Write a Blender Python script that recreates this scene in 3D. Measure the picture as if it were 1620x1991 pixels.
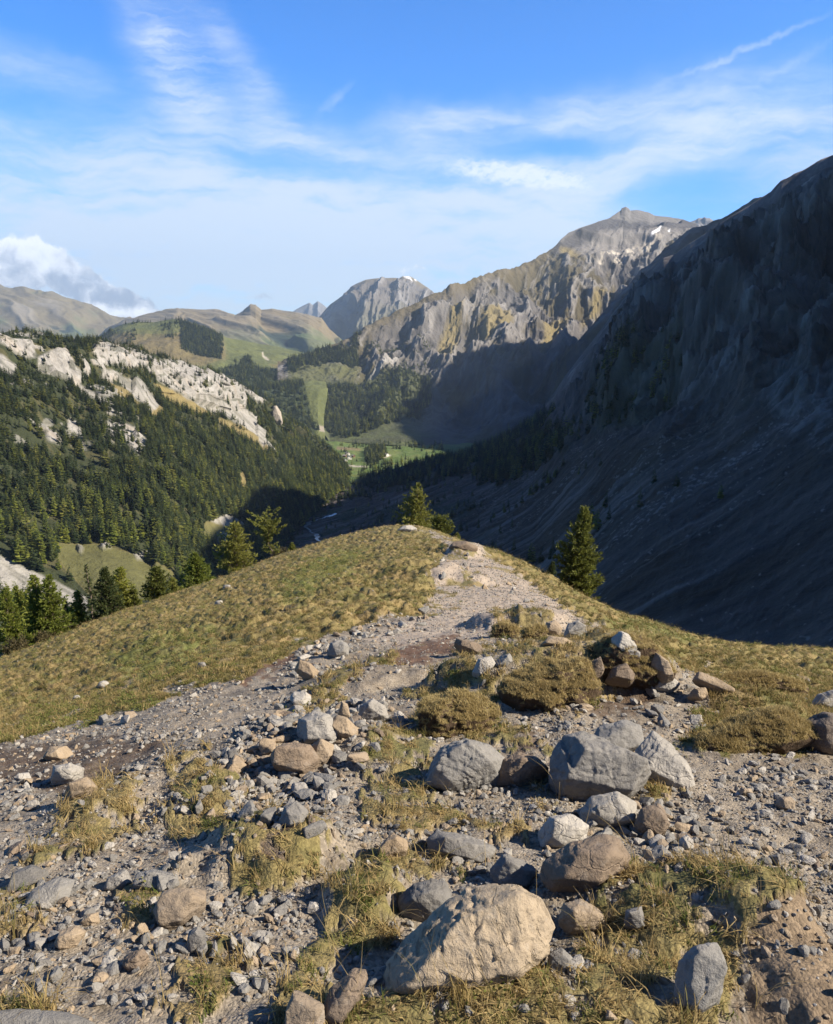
import bpy, bmesh, math, random
import numpy as np
from mathutils import Vector, Matrix, Euler

for o in list(bpy.data.objects):
    bpy.data.objects.remove(o)
SC = bpy.context.scene
COL = SC.collection
rad = math.radians

# ------------------------------------------------------------------ camera
F_PX, CX, CY = 1625.0, 810.0, 995.5          # focal length and centre of the 1620 x 1991 photograph
HORIZON = 640.0
PITCH = math.atan((CY - HORIZON) / F_PX)
cam = bpy.data.cameras.new('camera')
cam.sensor_fit = 'VERTICAL'
cam.sensor_height = 24.0
cam.lens = 24.0 * F_PX / 1991.0
cam.clip_start, cam.clip_end = 0.05, 60000
cam_o = bpy.data.objects.new('camera', cam)
COL.objects.link(cam_o)
cam_o.location = (0, 0, 0)
cam_o.rotation_euler = (math.pi / 2 - PITCH, 0, 0)
SC.camera = cam_o

# ------------------------------------------------------------------ light
SUN_AZ, SUN_EL = rad(105), rad(36)
SUN_DIR = Vector((math.sin(SUN_AZ) * math.cos(SUN_EL), math.cos(SUN_AZ) * math.cos(SUN_EL), math.sin(SUN_EL)))
sun = bpy.data.lights.new('sun', 'SUN')
sun.energy, sun.angle, sun.color = 5.0, rad(0.5), (1.0, 0.90, 0.75)
sun_o = bpy.data.objects.new('sun', sun)
COL.objects.link(sun_o)
sun_o.rotation_euler = SUN_DIR.to_track_quat('Z', 'Y').to_euler()
SC.view_settings.view_transform = 'Standard'
SC.view_settings.look = 'None'
SC.view_settings.exposure = 1.15
SC.view_settings.gamma = 1.0
SC.cycles.max_bounces = 5
SC.cycles.diffuse_bounces = 2
SC.cycles.glossy_bounces = 1
SC.cycles.transmission_bounces = 2
SC.cycles.volume_bounces = 0
SC.cycles.transparent_max_bounces = 8
SC.cycles.sample_clamp_indirect = 4.0
SC.cycles.use_denoising = USE_DENOISE = True

def ray(px, py):
    cx = (np.asarray(px, float) - CX) / F_PX
    cy = (CY - np.asarray(py, float)) / F_PX
    sp, cp = math.sin(PITCH), math.cos(PITCH)
    return cx, cp + cy * sp, -sp + cy * cp
def P(px, py, d):
    """the point of the place seen at photo pixel (px, py) that lies d metres ahead of the camera"""
    x, y, z = ray(px, py)
    return np.stack([x / y * d, np.ones_like(x) * d, z / y * d], -1)
def proj(V):
    sp, cp = math.sin(PITCH), math.cos(PITCH)
    X, Y, Z = V[..., 0], V[..., 1], V[..., 2]
    d = np.maximum(Y * cp - Z * sp, 1e-3)
    return CX + F_PX * X / d, CY - F_PX * (Y * sp + Z * cp) / d

# ------------------------------------------------------------------ sky with thin cloud
class NT:
    """small helper to write node trees as expressions"""
    def __init__(s, tree):
        s.t = tree
    def n(s, kind, **kw):
        nd = s.t.nodes.new(kind)
        for k, v in kw.items():
            setattr(nd, k, v)
        return nd
    def set(s, sock, v):
        if isinstance(v, bpy.types.NodeSocket):
            s.t.links.new(v, sock)
        else:
            sock.default_value = v
    def m(s, op, a, b=0.0, c=0.0, clamp=False):
        nd = s.n('ShaderNodeMath', operation=op, use_clamp=clamp)
        for i, v in enumerate((a, b, c)):
            s.set(nd.inputs[i], v)
        return nd.outputs[0]
    def add(s, a, b): return s.m('ADD', a, b)
    def mul(s, a, b): return s.m('MULTIPLY', a, b)
    def ramp(s, v, a, b, lo=0.0, hi=1.0):
        nd = s.n('ShaderNodeMapRange', interpolation_type='SMOOTHSTEP')
        for i, x in enumerate((v, a, b, lo, hi)):
            s.set(nd.inputs[i], x)
        return nd.outputs[0]
    def comb(s, x, y, z=0.0):
        nd = s.n('ShaderNodeCombineXYZ')
        for i, v in enumerate((x, y, z)):
            s.set(nd.inputs[i], v)
        return nd.outputs[0]
    def mapping(s, v, loc=(0, 0, 0), rot=(0, 0, 0), scale=(1, 1, 1), kind='POINT'):
        nd = s.n('ShaderNodeMapping', vector_type=kind)
        s.set(nd.inputs[0], v); nd.inputs[1].default_value = loc
        nd.inputs[2].default_value = rot; nd.inputs[3].default_value = scale
        return nd.outputs[0]
    def noise(s, v, scale, detail=4, rough=0.55, dist=0.0, color=False):
        nd = s.n('ShaderNodeTexNoise')
        s.set(nd.inputs['Vector'], v)
        nd.inputs['Scale'].default_value = scale; nd.inputs['Detail'].default_value = detail
        nd.inputs['Roughness'].default_value = rough; nd.inputs['Distortion'].default_value = dist
        return nd.outputs['Color' if color else 'Fac']
    def mix(s, f, a, b, blend='MIX'):
        nd = s.n('ShaderNodeMix', data_type='RGBA', blend_type=blend)
        s.set(nd.inputs[0], f); s.set(nd.inputs[6], a); s.set(nd.inputs[7], b)
        return nd.outputs[2]
    def vmath(s, op, a, b=(0, 0, 0), scale=1.0):
        nd = s.n('ShaderNodeVectorMath', operation=op)
        s.set(nd.inputs[0], a)
        if op == 'SCALE':
            s.set(nd.inputs[3], scale)
        else:
            s.set(nd.inputs[1], b)
        return nd.outputs[0]

world = bpy.data.worlds.new('World')
SC.world = world
world.use_nodes = True
def build_world():
    t = world.node_tree
    t.nodes.clear()
    N = NT(t)
    sky = N.n('ShaderNodeTexSky', sky_type='NISHITA')
    sky.sun_disc = False
    sky.sun_elevation, sky.sun_rotation = SUN_EL, SUN_AZ
    sky.altitude, sky.air_density, sky.dust_density, sky.ozone_density = 1900, 1.0, 0.35, 1.6
    tc = N.n('ShaderNodeTexCoord')
    sep = N.n('ShaderNodeSeparateXYZ')
    t.links.new(tc.outputs['Generated'], sep.inputs[0])
    X, Y, Z = sep.outputs
    az = N.m('ARCTAN2', X, Y)
    el = N.m('ARCSINE', Z)
    ae = N.comb(az, el)                                  # azimuth and height above the horizon, radians
    warp = N.noise(ae, 9.0, 4, 0.6, color=True)
    aew = N.vmath('ADD', ae, N.vmath('SCALE', N.vmath('SUBTRACT', warp, (0.5, 0.5, 0.5)), scale=0.05))
    warp2 = N.noise(ae, 60.0, 3, 0.6, color=True)
    aef = N.vmath('ADD', ae, N.vmath('SCALE', N.vmath('SUBTRACT', warp2, (0.5, 0.5, 0.5)), scale=0.016))
    def direc(px, py):
        x, y, z = [float(q) for q in ray(px, py)]
        return math.atan2(x, y), math.asin(z / math.sqrt(x * x + y * y + z * z))
    def blob(px, py, rx, ry, rot=0.0, w=1.0, src=None, hard=0.0):
        a, e = direc(px, py)
        k = 1 / F_PX
        v = N.mapping(src if src is not None else aew, loc=(a, e, 0), rot=(0, 0, rad(rot)), scale=(rx * k, ry * k, 1), kind='TEXTURE')
        g = N.n('ShaderNodeTexGradient', gradient_type='SPHERICAL')
        t.links.new(v, g.inputs[0])
        return N.mul(N.ramp(g.outputs['Fac'], hard, 1.0 - 0.3 * hard), w)
    def total(items, **kw):
        s = None
        for it in items:
            b = blob(*it, **kw)
            s = b if s is None else N.add(s, b)
        return s
    veil = total([
        (150, 430, 1000, 330, 0, 1.25), (700, 480, 820, 250, 0, 1.1), (1250, 265, 640, 150, 4, 0.95),
        (1150, 430, 620, 150, 0, 0.75), (1560, 300, 420, 150, 0, .6), (310, 90, 200, 80, -57, 0.85), (440, 90, 220, 70, -50, 0.6),
        (40, 110, 300, 55, -8, 0.45), (560, 270, 260, 60, -18, 0.4), (850, 232, 190, 60, 4, 0.55),
        (1060, 220, 300, 60, 3, 0.45), (400, 560, 1100, 130, 0, 0.5),
    ])
    holes = total([
        (1090, 285, 250, 42, 3, 0.75), (900, 338, 230, 40, -4, 0.45), (1340, 358, 220, 58, 12, 0.9),
        (640, 335, 240, 45, -6, 0.5), (300, 485, 230, 22, 0, 0.4), (1300, 440, 260, 50, 20, .3), (420, 430, 90, 26, -20, .3),
    ])
    sx = N.mapping(aew, rot=(0, 0, rad(-8)), scale=(4.5, 24.0, 1))
    streak = N.ramp(N.noise(sx, 1.3, 7, 0.66, 0.25), .24, .74)
    fine = N.noise(N.mapping(aef, rot=(0, 0, rad(12)), scale=(16, 60, 1)), 2.2, 5, 0.65)
    dens = N.m('SUBTRACT', veil, holes)
    dens = N.mul(dens, N.add(0.42, N.mul(streak, 0.72)))
    dens = N.mul(dens, N.add(0.72, N.mul(fine, 0.5)))
    # combed streaks across the falling veil high on the left, condensation trails, a feathery cloud
    ribs = N.noise(N.mapping(aef, rot=(0, 0, rad(-12)), scale=(7, 95, 1)), 1.8, 4, 0.6)
    comb_ = N.mul(total([(330, 110, 190, 90, -60, 0.8), (470, 130, 240, 110, -40, 0.5)]), N.ramp(ribs, 0.35, 0.75))
    dens = N.add(dens, N.mul(comb_, 0.45))
    trails = total([(1480, 84, 210, 9, 16.5, 0.45), (1560, 112, 130, 12, 24, 0.18), (652, 190, 62, 13, 37, 0.35),
                    (480, 430, 190, 26, 24, 0.32), (372, 455, 50, 14, -30, .35)], src=aef)
    dens = N.add(dens, N.mul(trails, N.add(0.35, N.mul(fine, 1.2))))
    feather = N.noise(N.mapping(aef, rot=(0, 0, rad(-70)), scale=(40, 110, 1)), 1.7, 5, 0.7)
    wisp = total([(940, 330, 150, 30, -5, 1.0), (1010, 338, 130, 34, -6, .8), (1090, 350, 120, 28, -8, 1.1)], src=aef)
    cov = N.ramp(dens, 0.0, 1.42)
    tint = N.mix(1.0, sky.outputs[0], (0.24, 0.75, 1.34, 1), 'MULTIPLY')
    # the mostly unseen high and rear sky is dimmed to weaken fill in shadow
    dim = N.mul(N.ramp(el, rad(32), rad(62), 1.0, .45), N.ramp(Y, .45, -.2, 1.0, .55))
    base = N.vmath('SCALE', N.mix(1.0, tint, N.comb(dim, dim, dim), 'MULTIPLY'), scale=0.086)
    low = N.ramp(el, rad(-1), rad(16))
    cl_col = N.mix(low, (0.36, 0.41, 0.47, 1), (0.36, 0.41, 0.47, 1))
    out = N.mix(N.mul(cov, 0.92), base, cl_col)
    wv = N.ramp(N.mul(wisp, N.add(-0.62, N.mul(feather, 2.5))), .0, 1.0)
    out = N.mix(N.mul(wv, .8), out, (.46, .49, .54, 1))
    # heaped cloud low on the left and scraps of it along the far ridges
    cn = N.noise(aef, 42.0, 6, 0.62, 0.3)
    cbig = N.noise(ae, 16.0, 3, 0.5)
    heap = total([(60, 492, 84, 42, -12, 1.0), (10, 528, 130, 48, 0, 1.0), (115, 530, 118, 44, -25, 1.0), (190, 566, 110, 36, -20, 0.95),
                  (250, 582, 60, 26, -10, 0.6), (210, 606, 160, 26, -4, 0.8), (300, 612, 140, 14, 0, 0.5),
                  (795, 525, 60, 18, 5, 0.30), (505, 580, 46, 22, 10, 0.30)], src=aef)
    hd = N.add(N.mul(heap, 1.35), N.m('MULTIPLY_ADD', cn, 1.9, -1.2))
    hc = N.mul(N.ramp(hd, 0.0, 0.34), N.ramp(heap, .02, .25))
    a0, e0 = direc(60, 520)
    lit = N.add(N.mul(N.m('SUBTRACT', el, e0 - 0.004), 16.0), N.m('MULTIPLY_ADD', N.noise(N.vmath('ADD', aef, (0.012, 0.01, 0)), 42.0, 6, 0.62, 0.3), 2.2, -1.1))
    lit = N.add(lit, N.mul(blob(225, 608, 170, 26, 0, 1.0, src=aef), 1.2))
    hcol = N.mix(N.ramp(lit, -0.55, 0.55), (0.19, 0.225, 0.285, 1), (0.60, 0.61, 0.63, 1))
    out = N.mix(N.mul(hc, 0.92), out, hcol)
    bg = N.n('ShaderNodeBackground')
    t.links.new(out, bg.inputs[0])
    bg.inputs[1].default_value = 1.0
    world.cycles.sampling_method = 'MANUAL'
    world.cycles.sample_map_resolution = 256
    wo = N.n('ShaderNodeOutputWorld')
    t.links.new(bg.outputs[0], wo.inputs[0])
build_world()

# ------------------------------------------------------------------ noise, geometry helpers
def hash2(ix, iy, seed):
    h = ix.astype(np.uint32) * np.uint32(374761393) + iy.astype(np.uint32) * np.uint32(668265263) + np.uint32((seed * 2246822519) & 0xffffffff)
    h = (h ^ (h >> np.uint32(13))) * np.uint32(1274126177)
    h = (h ^ (h >> np.uint32(15))) * np.uint32(2246822519)
    return h ^ (h >> np.uint32(16))
_ang = np.arange(256) / 256 * 2 * np.pi
_GX, _GY = np.cos(_ang), np.sin(_ang)
def perlin(x, y, seed=0):
    xi, yi = np.floor(x), np.floor(y)
    fx, fy = x - xi, y - yi
    xi, yi = xi.astype(np.int64), yi.astype(np.int64)
    u, v = fx * fx * fx * (fx * (fx * 6 - 15) + 10), fy * fy * fy * (fy * (fy * 6 - 15) + 10)
    def g(a, b):
        k = (hash2(xi + a, yi + b, seed) & np.uint32(255)).astype(np.int64)
        return _GX[k] * (fx - a) + _GY[k] * (fy - b)
    n0 = g(0, 0) * (1 - u) + g(1, 0) * u
    n1 = g(0, 1) * (1 - u) + g(1, 1) * u
    return (n0 * (1 - v) + n1 * v) * 1.42
def fbm(x, y, octv=5, seed=0, gain=0.5, lac=2.03):
    s, a = 0, 1.0
    for k in range(octv):
        s = s + a * perlin(x, y, seed + k * 17)
        x, y, a = x * lac + 13.7, y * lac - 7.3, a * gain
    return s
def ridged(x, y, octv=5, seed=0, gain=0.5, lac=2.07):
    s, a, w, n = 0, 1.0, 1.0, 0
    for k in range(octv):
        r = 1 - np.abs(perlin(x, y, seed + k * 31))
        r = r * r * w
        w = np.clip(r * 1.6, 0, 1)
        s = s + a * r
        n += a
        x, y, a = x * lac + 3.1, y * lac + 9.7, a * gain
    return s / n
def sstep(x, a, b):
    t = np.clip((x - a) / (b - a), 0, 1)
    return t * t * (3 - 2 * t)
def lerp(a, b, t):
    return a + (b - a) * t
def mixc(c, col, m):
    return c + (np.asarray(col) - c) * m[..., None]
def inpoly(px, py, poly):
    ins = np.zeros(np.shape(px), bool)
    n = len(poly)
    for i in range(n):
        x1, y1 = poly[i]
        x2, y2 = poly[(i + 1) % n]
        if y1 == y2:
            continue
        c = ((y1 > py) != (y2 > py)) & (px < (x2 - x1) * (py - y1) / (y2 - y1) + x1)
        ins ^= c
    return ins
def polys(px, py, L):
    m = np.zeros(np.shape(px), bool)
    for p in L:
        m |= inpoly(px, py, p)
    return m
def softpoly(px, py, L, r=3):
    """polygon mask smoothed by a few shifted tests"""
    s = 0
    for dx, dy in ((0, 0), (r, 0), (-r, 0), (0, r), (0, -r)):
        s = s + polys(px + dx, py + dy, L)
    return s / 5.0

def link(o):
    COL.objects.link(o)
    return o
def mesh_obj(name, V, faces, mat=None, parent=None, smooth=True, color=None, cname='tone'):
    me = bpy.data.meshes.new(name)
    V = np.ascontiguousarray(np.asarray(V, np.float32).reshape(-1, 3))
    if isinstance(faces, np.ndarray):
        nf, k = faces.shape
        me.vertices.add(len(V)); me.vertices.foreach_set('co', V.ravel())
        me.loops.add(nf * k); me.loops.foreach_set('vertex_index', faces.astype(np.int32).ravel())
        me.polygons.add(nf)
        me.polygons.foreach_set('loop_start', np.arange(0, nf * k, k, dtype=np.int32))
        me.update(calc_edges=True)
        me.polygons.foreach_set('use_smooth', np.full(nf, smooth))
    else:
        me.from_pydata(V.tolist(), [], faces)
        me.polygons.foreach_set('use_smooth', np.full(len(me.polygons), smooth))
    if color is not None:
        a = me.attributes.new(cname, 'FLOAT_COLOR', 'POINT')
        c = np.ones((len(V), 4), np.float32)
        c[:, :3] = np.asarray(color).reshape(-1, 3)
        a.data.foreach_set('color', c.ravel())
    if mat:
        me.materials.append(mat)
    me.validate()
    o = bpy.data.objects.new(name, me)
    link(o)
    if parent:
        o.parent = parent
    return o
def grid_faces(ny, nx):
    i = np.arange(ny * nx).reshape(ny, nx)
    return np.stack([i[:-1, :-1], i[:-1, 1:], i[1:, 1:], i[1:, :-1]], -1).reshape(-1, 4)
def tag(o, label=None, cat=None, group=None, kind=None):
    for k, v in (('label', label), ('category', cat), ('group', group), ('kind', kind)):
        if v:
            o[k] = v
    return o
def empty(name, loc, rotz=0, scale=1.0):
    o = bpy.data.objects.new(name, None)
    link(o)
    o.location = loc
    o.rotation_euler = (0, 0, rotz)
    o.scale = (scale,) * 3
    return o
def new_mat(name):
    m = bpy.data.materials.new(name)
    m.use_nodes = True
    m.node_tree.nodes.clear()
    N = NT(m.node_tree)
    bs = N.n('ShaderNodeBsdfPrincipled')
    out = N.n('ShaderNodeOutputMaterial')
    m.node_tree.links.new(bs.outputs[0], out.inputs[0])
    bs.inputs['Specular IOR Level'].default_value = 0.25
    bs.inputs['Roughness'].default_value = 0.9
    return m, N, bs
def bump(N, bs, h, dist, strength=1.0):
    b = N.n('ShaderNodeBump')
    N.set(b.inputs['Height'], h)
    b.inputs['Distance'].default_value = dist
    b.inputs['Strength'].default_value = strength
    N.set(bs.inputs['Normal'], b.outputs[0])

# ------------------------------------------------------------------ mountain and valley material
def mountain_mat(name, s, bump_d, contrast=0.35):
    m, N, bs = new_mat(name)
    at = N.n('ShaderNodeAttribute'); at.attribute_name = 'tone'
    geo = N.n('ShaderNodeNewGeometry')
    pos = geo.outputs['Position']
    n1 = N.noise(pos, s, 6, 0.65)
    n2 = N.noise(N.mapping(pos, rot=(0, 0, 0.4), scale=(1, 1, 0.35)), s * 4.3, 5, 0.65)
    f = N.add(1 - 1.25 * contrast, N.mul(N.add(n1, n2), 1.25 * contrast))
    col = N.mix(1.0, at.outputs['Color'], N.comb(f, f, f), 'MULTIPLY')
    N.set(bs.inputs['Base Color'], col)
    bump(N, bs, N.add(N.mul(n1, 1.0), N.mul(n2, 0.55)), bump_d * 1.5)
    return m
# ------------------------------------------------------------------ terrain sheets: real slopes at their real distance
def sheet(px, rows, segs, gam):
    """rows (foot first, ridge last): (polyline of px, py), (polyline of px, distance); planar slopes between rows"""
    ys = [np.interp(px, *zip(*r[0])) for r in rows]
    iv = [1.0 / np.interp(px, *zip(*r[1])) for r in rows]
    Y, I, T = [], [], []
    for k, n in enumerate(segs):
        for j in range(n + (k == len(segs) - 1)):
            t = j / n
            Y.append(lerp(ys[k], ys[k + 1], t))
            I.append(lerp(iv[k], iv[k + 1], t ** gam[k]))
            T.append(np.full(len(px), k + t))
    Y, I, T = np.array(Y), np.array(I), np.array(T)
    PX = np.broadcast_to(px, Y.shape).copy()
    return P(PX, Y, 1.0 / I), PX, Y, T
def normals(V):
    a = np.gradient(V, axis=1)
    b = np.gradient(V, axis=0)
    n = np.cross(a, b)
    n /= np.maximum(np.linalg.norm(n, axis=-1, keepdims=True), 1e-9)
    n[n[..., 1] > 0] *= -1
    return n
def with_back(V, C, drop=0.35, back=0.12, steps=3):
    """close a ridge with the slope behind it"""
    top = V[-1]
    hd = top.copy(); hd[:, 2] = 0
    L = np.linalg.norm(hd, axis=1, keepdims=True)
    hd /= L
    ex = []
    for k in range(1, steps + 1):
        e = top + hd * (L * back * k)
        e[:, 2] -= (L[:, 0] * back * k) * drop * (0.7 + 0.3 * k)
        ex.append(e)
    V = np.concatenate([V, np.array(ex)], 0)
    C = np.concatenate([C, np.repeat(C[-1:], steps, 0)], 0)
    return V, C
def terrain(name, V, C, mat):
    o = mesh_obj(name, V, grid_faces(*V.shape[:2]), mat, color=C)
    return tag(o, kind='structure')

M_FAR = mountain_mat('far_slopes', 0.004, 9.0, 0.30)
M_MID = mountain_mat('mid_slopes', 0.012, 6.0, 0.38)
M_NEAR = mountain_mat('near_slopes', 0.035, 3.0, 0.55)
GREY, PALE, STRAW, MEADOW, FLOOR = (.20, .19, .185), (.50, .475, .43), (.155, .125, .052), (.085, .125, .032), (.032, .038, .015)

# --- farthest hills and mountains
def far_hills():
    # long grassy hills closing the valley on the left
    px = np.linspace(-700, 460, 420)
    V, PX, PY, T = sheet(px, [([(-700, 720), (460, 720)], [(-700, 6500), (460, 6500)]),
                              ([(-700, 600), (-300, 575), (-60, 561), (45, 560), (80, 568), (112, 575), (150, 590), (190, 606), (240, 620), (300, 640), (460, 690)], [(-700, 9800), (460, 9300)])], [150], [0.9])
    n = normals(V)
    a, b = V[..., 0] * 0.8 + V[..., 1] * 0.6, V[..., 2]
    g = ridged(a / 900 + 0.25 * fbm(a / 700, b / 300, 3, 5), b / 1500, 5, 11)
    V = V + n * ((g - 0.5) * 150 * sstep(T, 0, .3))[..., None]
    V[..., 2] += fbm(a / 160, b / 90, 4, 3) * 10
    C = np.empty(V.shape); C[:] = (.15, .125, .07)
    C = mixc(C, (.10, .115, .05), sstep(fbm(a / 500, b / 160, 4, 21) - 1.2 * (T - .45), -.2, .6))
    C = mixc(C, (.24, .22, .19), sstep(g, .62, .8) * .5 * softpoly(PX, PY, [[(20, 600), (110, 580), (120, 640), (40, 640)]], 8))
    C = mixc(C, (.03, .045, .03), sstep(fbm(a / 250, b / 90, 4, 9), .25, .4) * sstep(PY, 628, 645))
    terrain('far_hill', *with_back(V, C), M_FAR)
    # brown pointed hills in the middle
    px = np.linspace(150, 800, 460)
    V, PX, PY, T = sheet(px, [([(150, 730), (800, 730)], [(150, 4700), (800, 4700)]),
                              ([(150, 705), (240, 655), (345, 634), (440, 636), (500, 636), (600, 640), (668, 676), (800, 726)], [(150, 6500), (480, 6100), (800, 6100)]),
                              ([(150, 690), (205, 640), (240, 622), (280, 611), (345, 598), (360, 601), (418, 601), (440, 606), (458, 613), (472, 605), (487, 590), (497, 592), (508, 603), (530, 600), (545, 603), (575, 607), (600, 613), (625, 617), (640, 638), (668, 664), (720, 700), (800, 720)], [(150, 7600), (480, 7200), (800, 6800)])], [110, 60], [0.9, 1])
    T = np.where(T < 1, T * .72, .72 + (T - 1) * .28)
    n = normals(V)
    a, b = V[..., 0] * 0.85 + V[..., 1] * 0.5, V[..., 2]
    g = ridged(a / 620 + 0.3 * fbm(a / 500, b / 250, 3, 7), b / 1300, 5, 23)
    V = V + n * ((g - .5) * 170 * sstep(T, 0, .4) * (1.02 - T ** 6))[..., None]
    V[..., 2] += fbm(a / 120, b / 80, 4, 4) * 9
    C = np.empty(V.shape); C[:] = (.165, .13, .068)
    C = mixc(C, (.095, .11, .045), sstep(fbm(a / 420, b / 150, 4, 2) - (T - .4) * 1.5, -.1, .6))
    C = mixc(C, (.20, .17, .12), sstep(g, .6, .85) * .6)
    C = mixc(C, (.028, .042, .028), np.clip(softpoly(PX, PY, [[(500, 640), (560, 648), (600, 668), (590, 690), (540, 670), (505, 655)], [(485, 640), (505, 655), (500, 664), (480, 648)]], 4) + sstep(fbm(a / 200, b / 80, 4, 19), .35, .5) * sstep(T, .6, .3), 0, 1))
    C = mixc(C, (.075, .10, .035), sstep(PY, 648, 672) * .7 * (PX > 560))
    terrain('far_hill', *with_back(V, C), M_FAR)
    # small blue peaks behind
    px = np.linspace(520, 700, 160)
    V, PX, PY, T = sheet(px, [([(520, 720), (700, 720)], [(520, 12000), (700, 12000)]),
                              ([(520, 640), (575, 602), (590, 594), (602, 588), (608, 593), (618, 585), (628, 592), (640, 602), (700, 650)], [(520, 14500), (700, 14500)])], [90], [.9])
    n = normals(V); a, b = V[..., 0] + V[..., 1] * .4, V[..., 2]
    V = V + n * ((ridged(a / 700, b / 1400, 5, 6) - .5) * 330 * (T < .97))[..., None]
    C = np.empty(V.shape); C[:] = (.17, .16, .15)
    terrain('far_peak', *with_back(V, C), M_FAR)
    px = np.linspace(1300, 1420, 110)   # little blue summit between the peak and the ridge
    V, PX, PY, T = sheet(px, [([(1300, 560), (1420, 560)], [(1300, 6500), (1420, 6500)]),
                              ([(1300, 470), (1340, 432), (1352, 428), (1358, 424), (1380, 424), (1392, 432), (1420, 440)], [(1300, 7400), (1420, 7400)])], [80], [.9])
    n = normals(V); a, b = V[..., 0] + V[..., 1] * .4, V[..., 2]
    V = V + n * ((ridged(a / 260, b / 500, 5, 8) - .5) * 110 * (T < .97))[..., None]
    C = np.empty(V.shape); C[:] = (.18, .17, .165)
    terrain('far_peak', *with_back(V, C), M_FAR)
    # the broad rocky mountain in the gap
    px = np.linspace(560, 980, 420)
    ridge = [(560, 668), (610, 630), (632, 603), (642, 592), (655, 583), (672, 571), (690, 553), (700, 549), (712, 544), (735, 541), (768, 540), (776, 541), (783, 537), (797, 537), (806, 542), (818, 550), (832, 560), (848, 572), (900, 610), (980, 680)]
    V, PX, PY, T = sheet(px, [([(560, 760), (980, 760)], [(560, 7800), (640, 7500), (705, 6000), (980, 5900)]),
                              ([(560, 700), (640, 640), (690, 600), (740, 590), (830, 595), (980, 700)], [(560, 9300), (640, 8700), (690, 7200), (740, 7300), (980, 7300)]), (ridge, [(560, 9600), (650, 9000), (700, 8300), (980, 8600)])], [150, 150], [.9, .9])
    T = T / 2
    n = normals(V)
    a, b = V[..., 0] + V[..., 1] * .25, V[..., 2]
    w = .35 * fbm(a / 600, b / 400, 4, 3)
    g = ridged((PX + .25 * (PY - 540)) / 36 + .3 * w, PY / 130 + .2 * w, 6, 41, .55)
    env = sstep(T, .1, .5) * (1.0 - .97 * sstep(T, .82, 1))
    iso = ridged(V[..., 0] / 700 + .4, V[..., 1] / 900, 6, 53, .52)
    V = V + n * (((g - .5) * 95 + (iso - .45) * 150) * env)[..., None]
    V[..., 2] += fbm(a / 110, b / 80, 4, 4) * 12 * env
    C = np.empty(V.shape); C[:] = (.115, .102, .088)
    C = mixc(C, (.19, .178, .165), sstep(g + .15 * fbm(a / 150, b / 150, 3, 9), .55, .78))
    C = mixc(C, (.15, .12, .065), sstep(T, .9, .97) * .8)
    C = mixc(C, (.11, .115, .06), sstep(T, .55, .3) * .7)
    C = mixc(C, (.7, .7, .72), softpoly(PX, PY, [[(780, 536), (800, 536), (812, 545), (800, 547)]], 2) * sstep(fbm(a / 60, b / 60, 3, 5), -.1, .3))
    terrain('rocky_mountain', *with_back(V, C), M_FAR)
far_hills()

# --- saddle with the wooded hill, green pasture and the valley head
def saddle():
    px = np.linspace(-260, 634, 690)
    top = [(-260, 640), (100, 655), (170, 662), (190, 656), (205, 648), (220, 639), (240, 630), (262, 626), (300, 626), (320, 622), (337, 620), (355, 624), (380, 633), (405, 641), (430, 650), (440, 656), (470, 661), (500, 668), (545, 676), (590, 686), (640, 688), (700, 690), (900, 690)]
    V, PX, PY, T = sheet(px, [([(-260, 900), (640, 900), (900, 900)], [(-260, 2150), (480, 2200), (560, 2150), (620, 2150), (668, 2250)]),
                              ([(-260, 790), (420, 770), (600, 760), (900, 760)], [(-260, 2550), (500, 2600), (580, 2600), (620, 2620), (668, 2780)]),
                              (top, [(-260, 3700), (300, 3500), (430, 3500), (520, 3700), (668, 3800)])], [110, 150], [.9, .9])
    n = normals(V)
    a, b = V[..., 0], V[..., 1]
    V = V + n * (fbm(a / 180, b / 260, 5, 15) * 14 * (1 - .8 * sstep(T, 1.85, 2)))[..., None]
    C = np.empty(V.shape); C[:] = (.082, .092, .030)
    nz = fbm(a / 90, b / 120, 4, 5)
    C = mixc(C, (.115, .125, .04), sstep(nz, -.2, .5) * .7)
    C = mixc(C, (.14, .105, .05), softpoly(PX, PY, [[(100, 655), (430, 640), (440, 700), (300, 720), (100, 700)]], 6) * .8)
    C = mixc(C, (.155, .115, .065), softpoly(PX, PY, [[(520, 705), (620, 715), (700, 690), (690, 712), (620, 735), (560, 728)]], 6) * sstep(fbm(a / 30, b / 40, 4, 8), -.4, .2))
    C = mixc(C, (.035, .045, .018), softpoly(PX, PY, [SADDLE_WOOD, HILL_WOOD], 3))
    C = mixc(C, (.38, .34, .27), softpoly(PX, PY, [[(511, 686), (513, 692), (524, 699), (523, 701), (511, 694), (509, 687)], [(560, 722), (585, 731), (584, 733), (559, 724)]], 1))
    C = mixc(C, (.22, .19, .15), softpoly(PX, PY, [[(620, 822), (650, 826), (640, 838), (622, 836)]], 2))
    terrain('valley_saddle', *with_back(V, C, .2), M_MID)
    return V, PX, PY
SADDLE_WOOD = [(462, 715), (475, 700), (500, 715), (560, 730), (580, 735), (590, 752), (598, 775), (604, 790), (598, 800), (612, 815), (618, 828), (610, 845), (640, 870), (640, 900), (400, 900), (380, 760), (430, 715)]
HILL_WOOD = [(352, 622), (380, 630), (432, 652), (430, 672), (428, 700), (400, 690), (352, 675)]
SAD = saddle()

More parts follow.
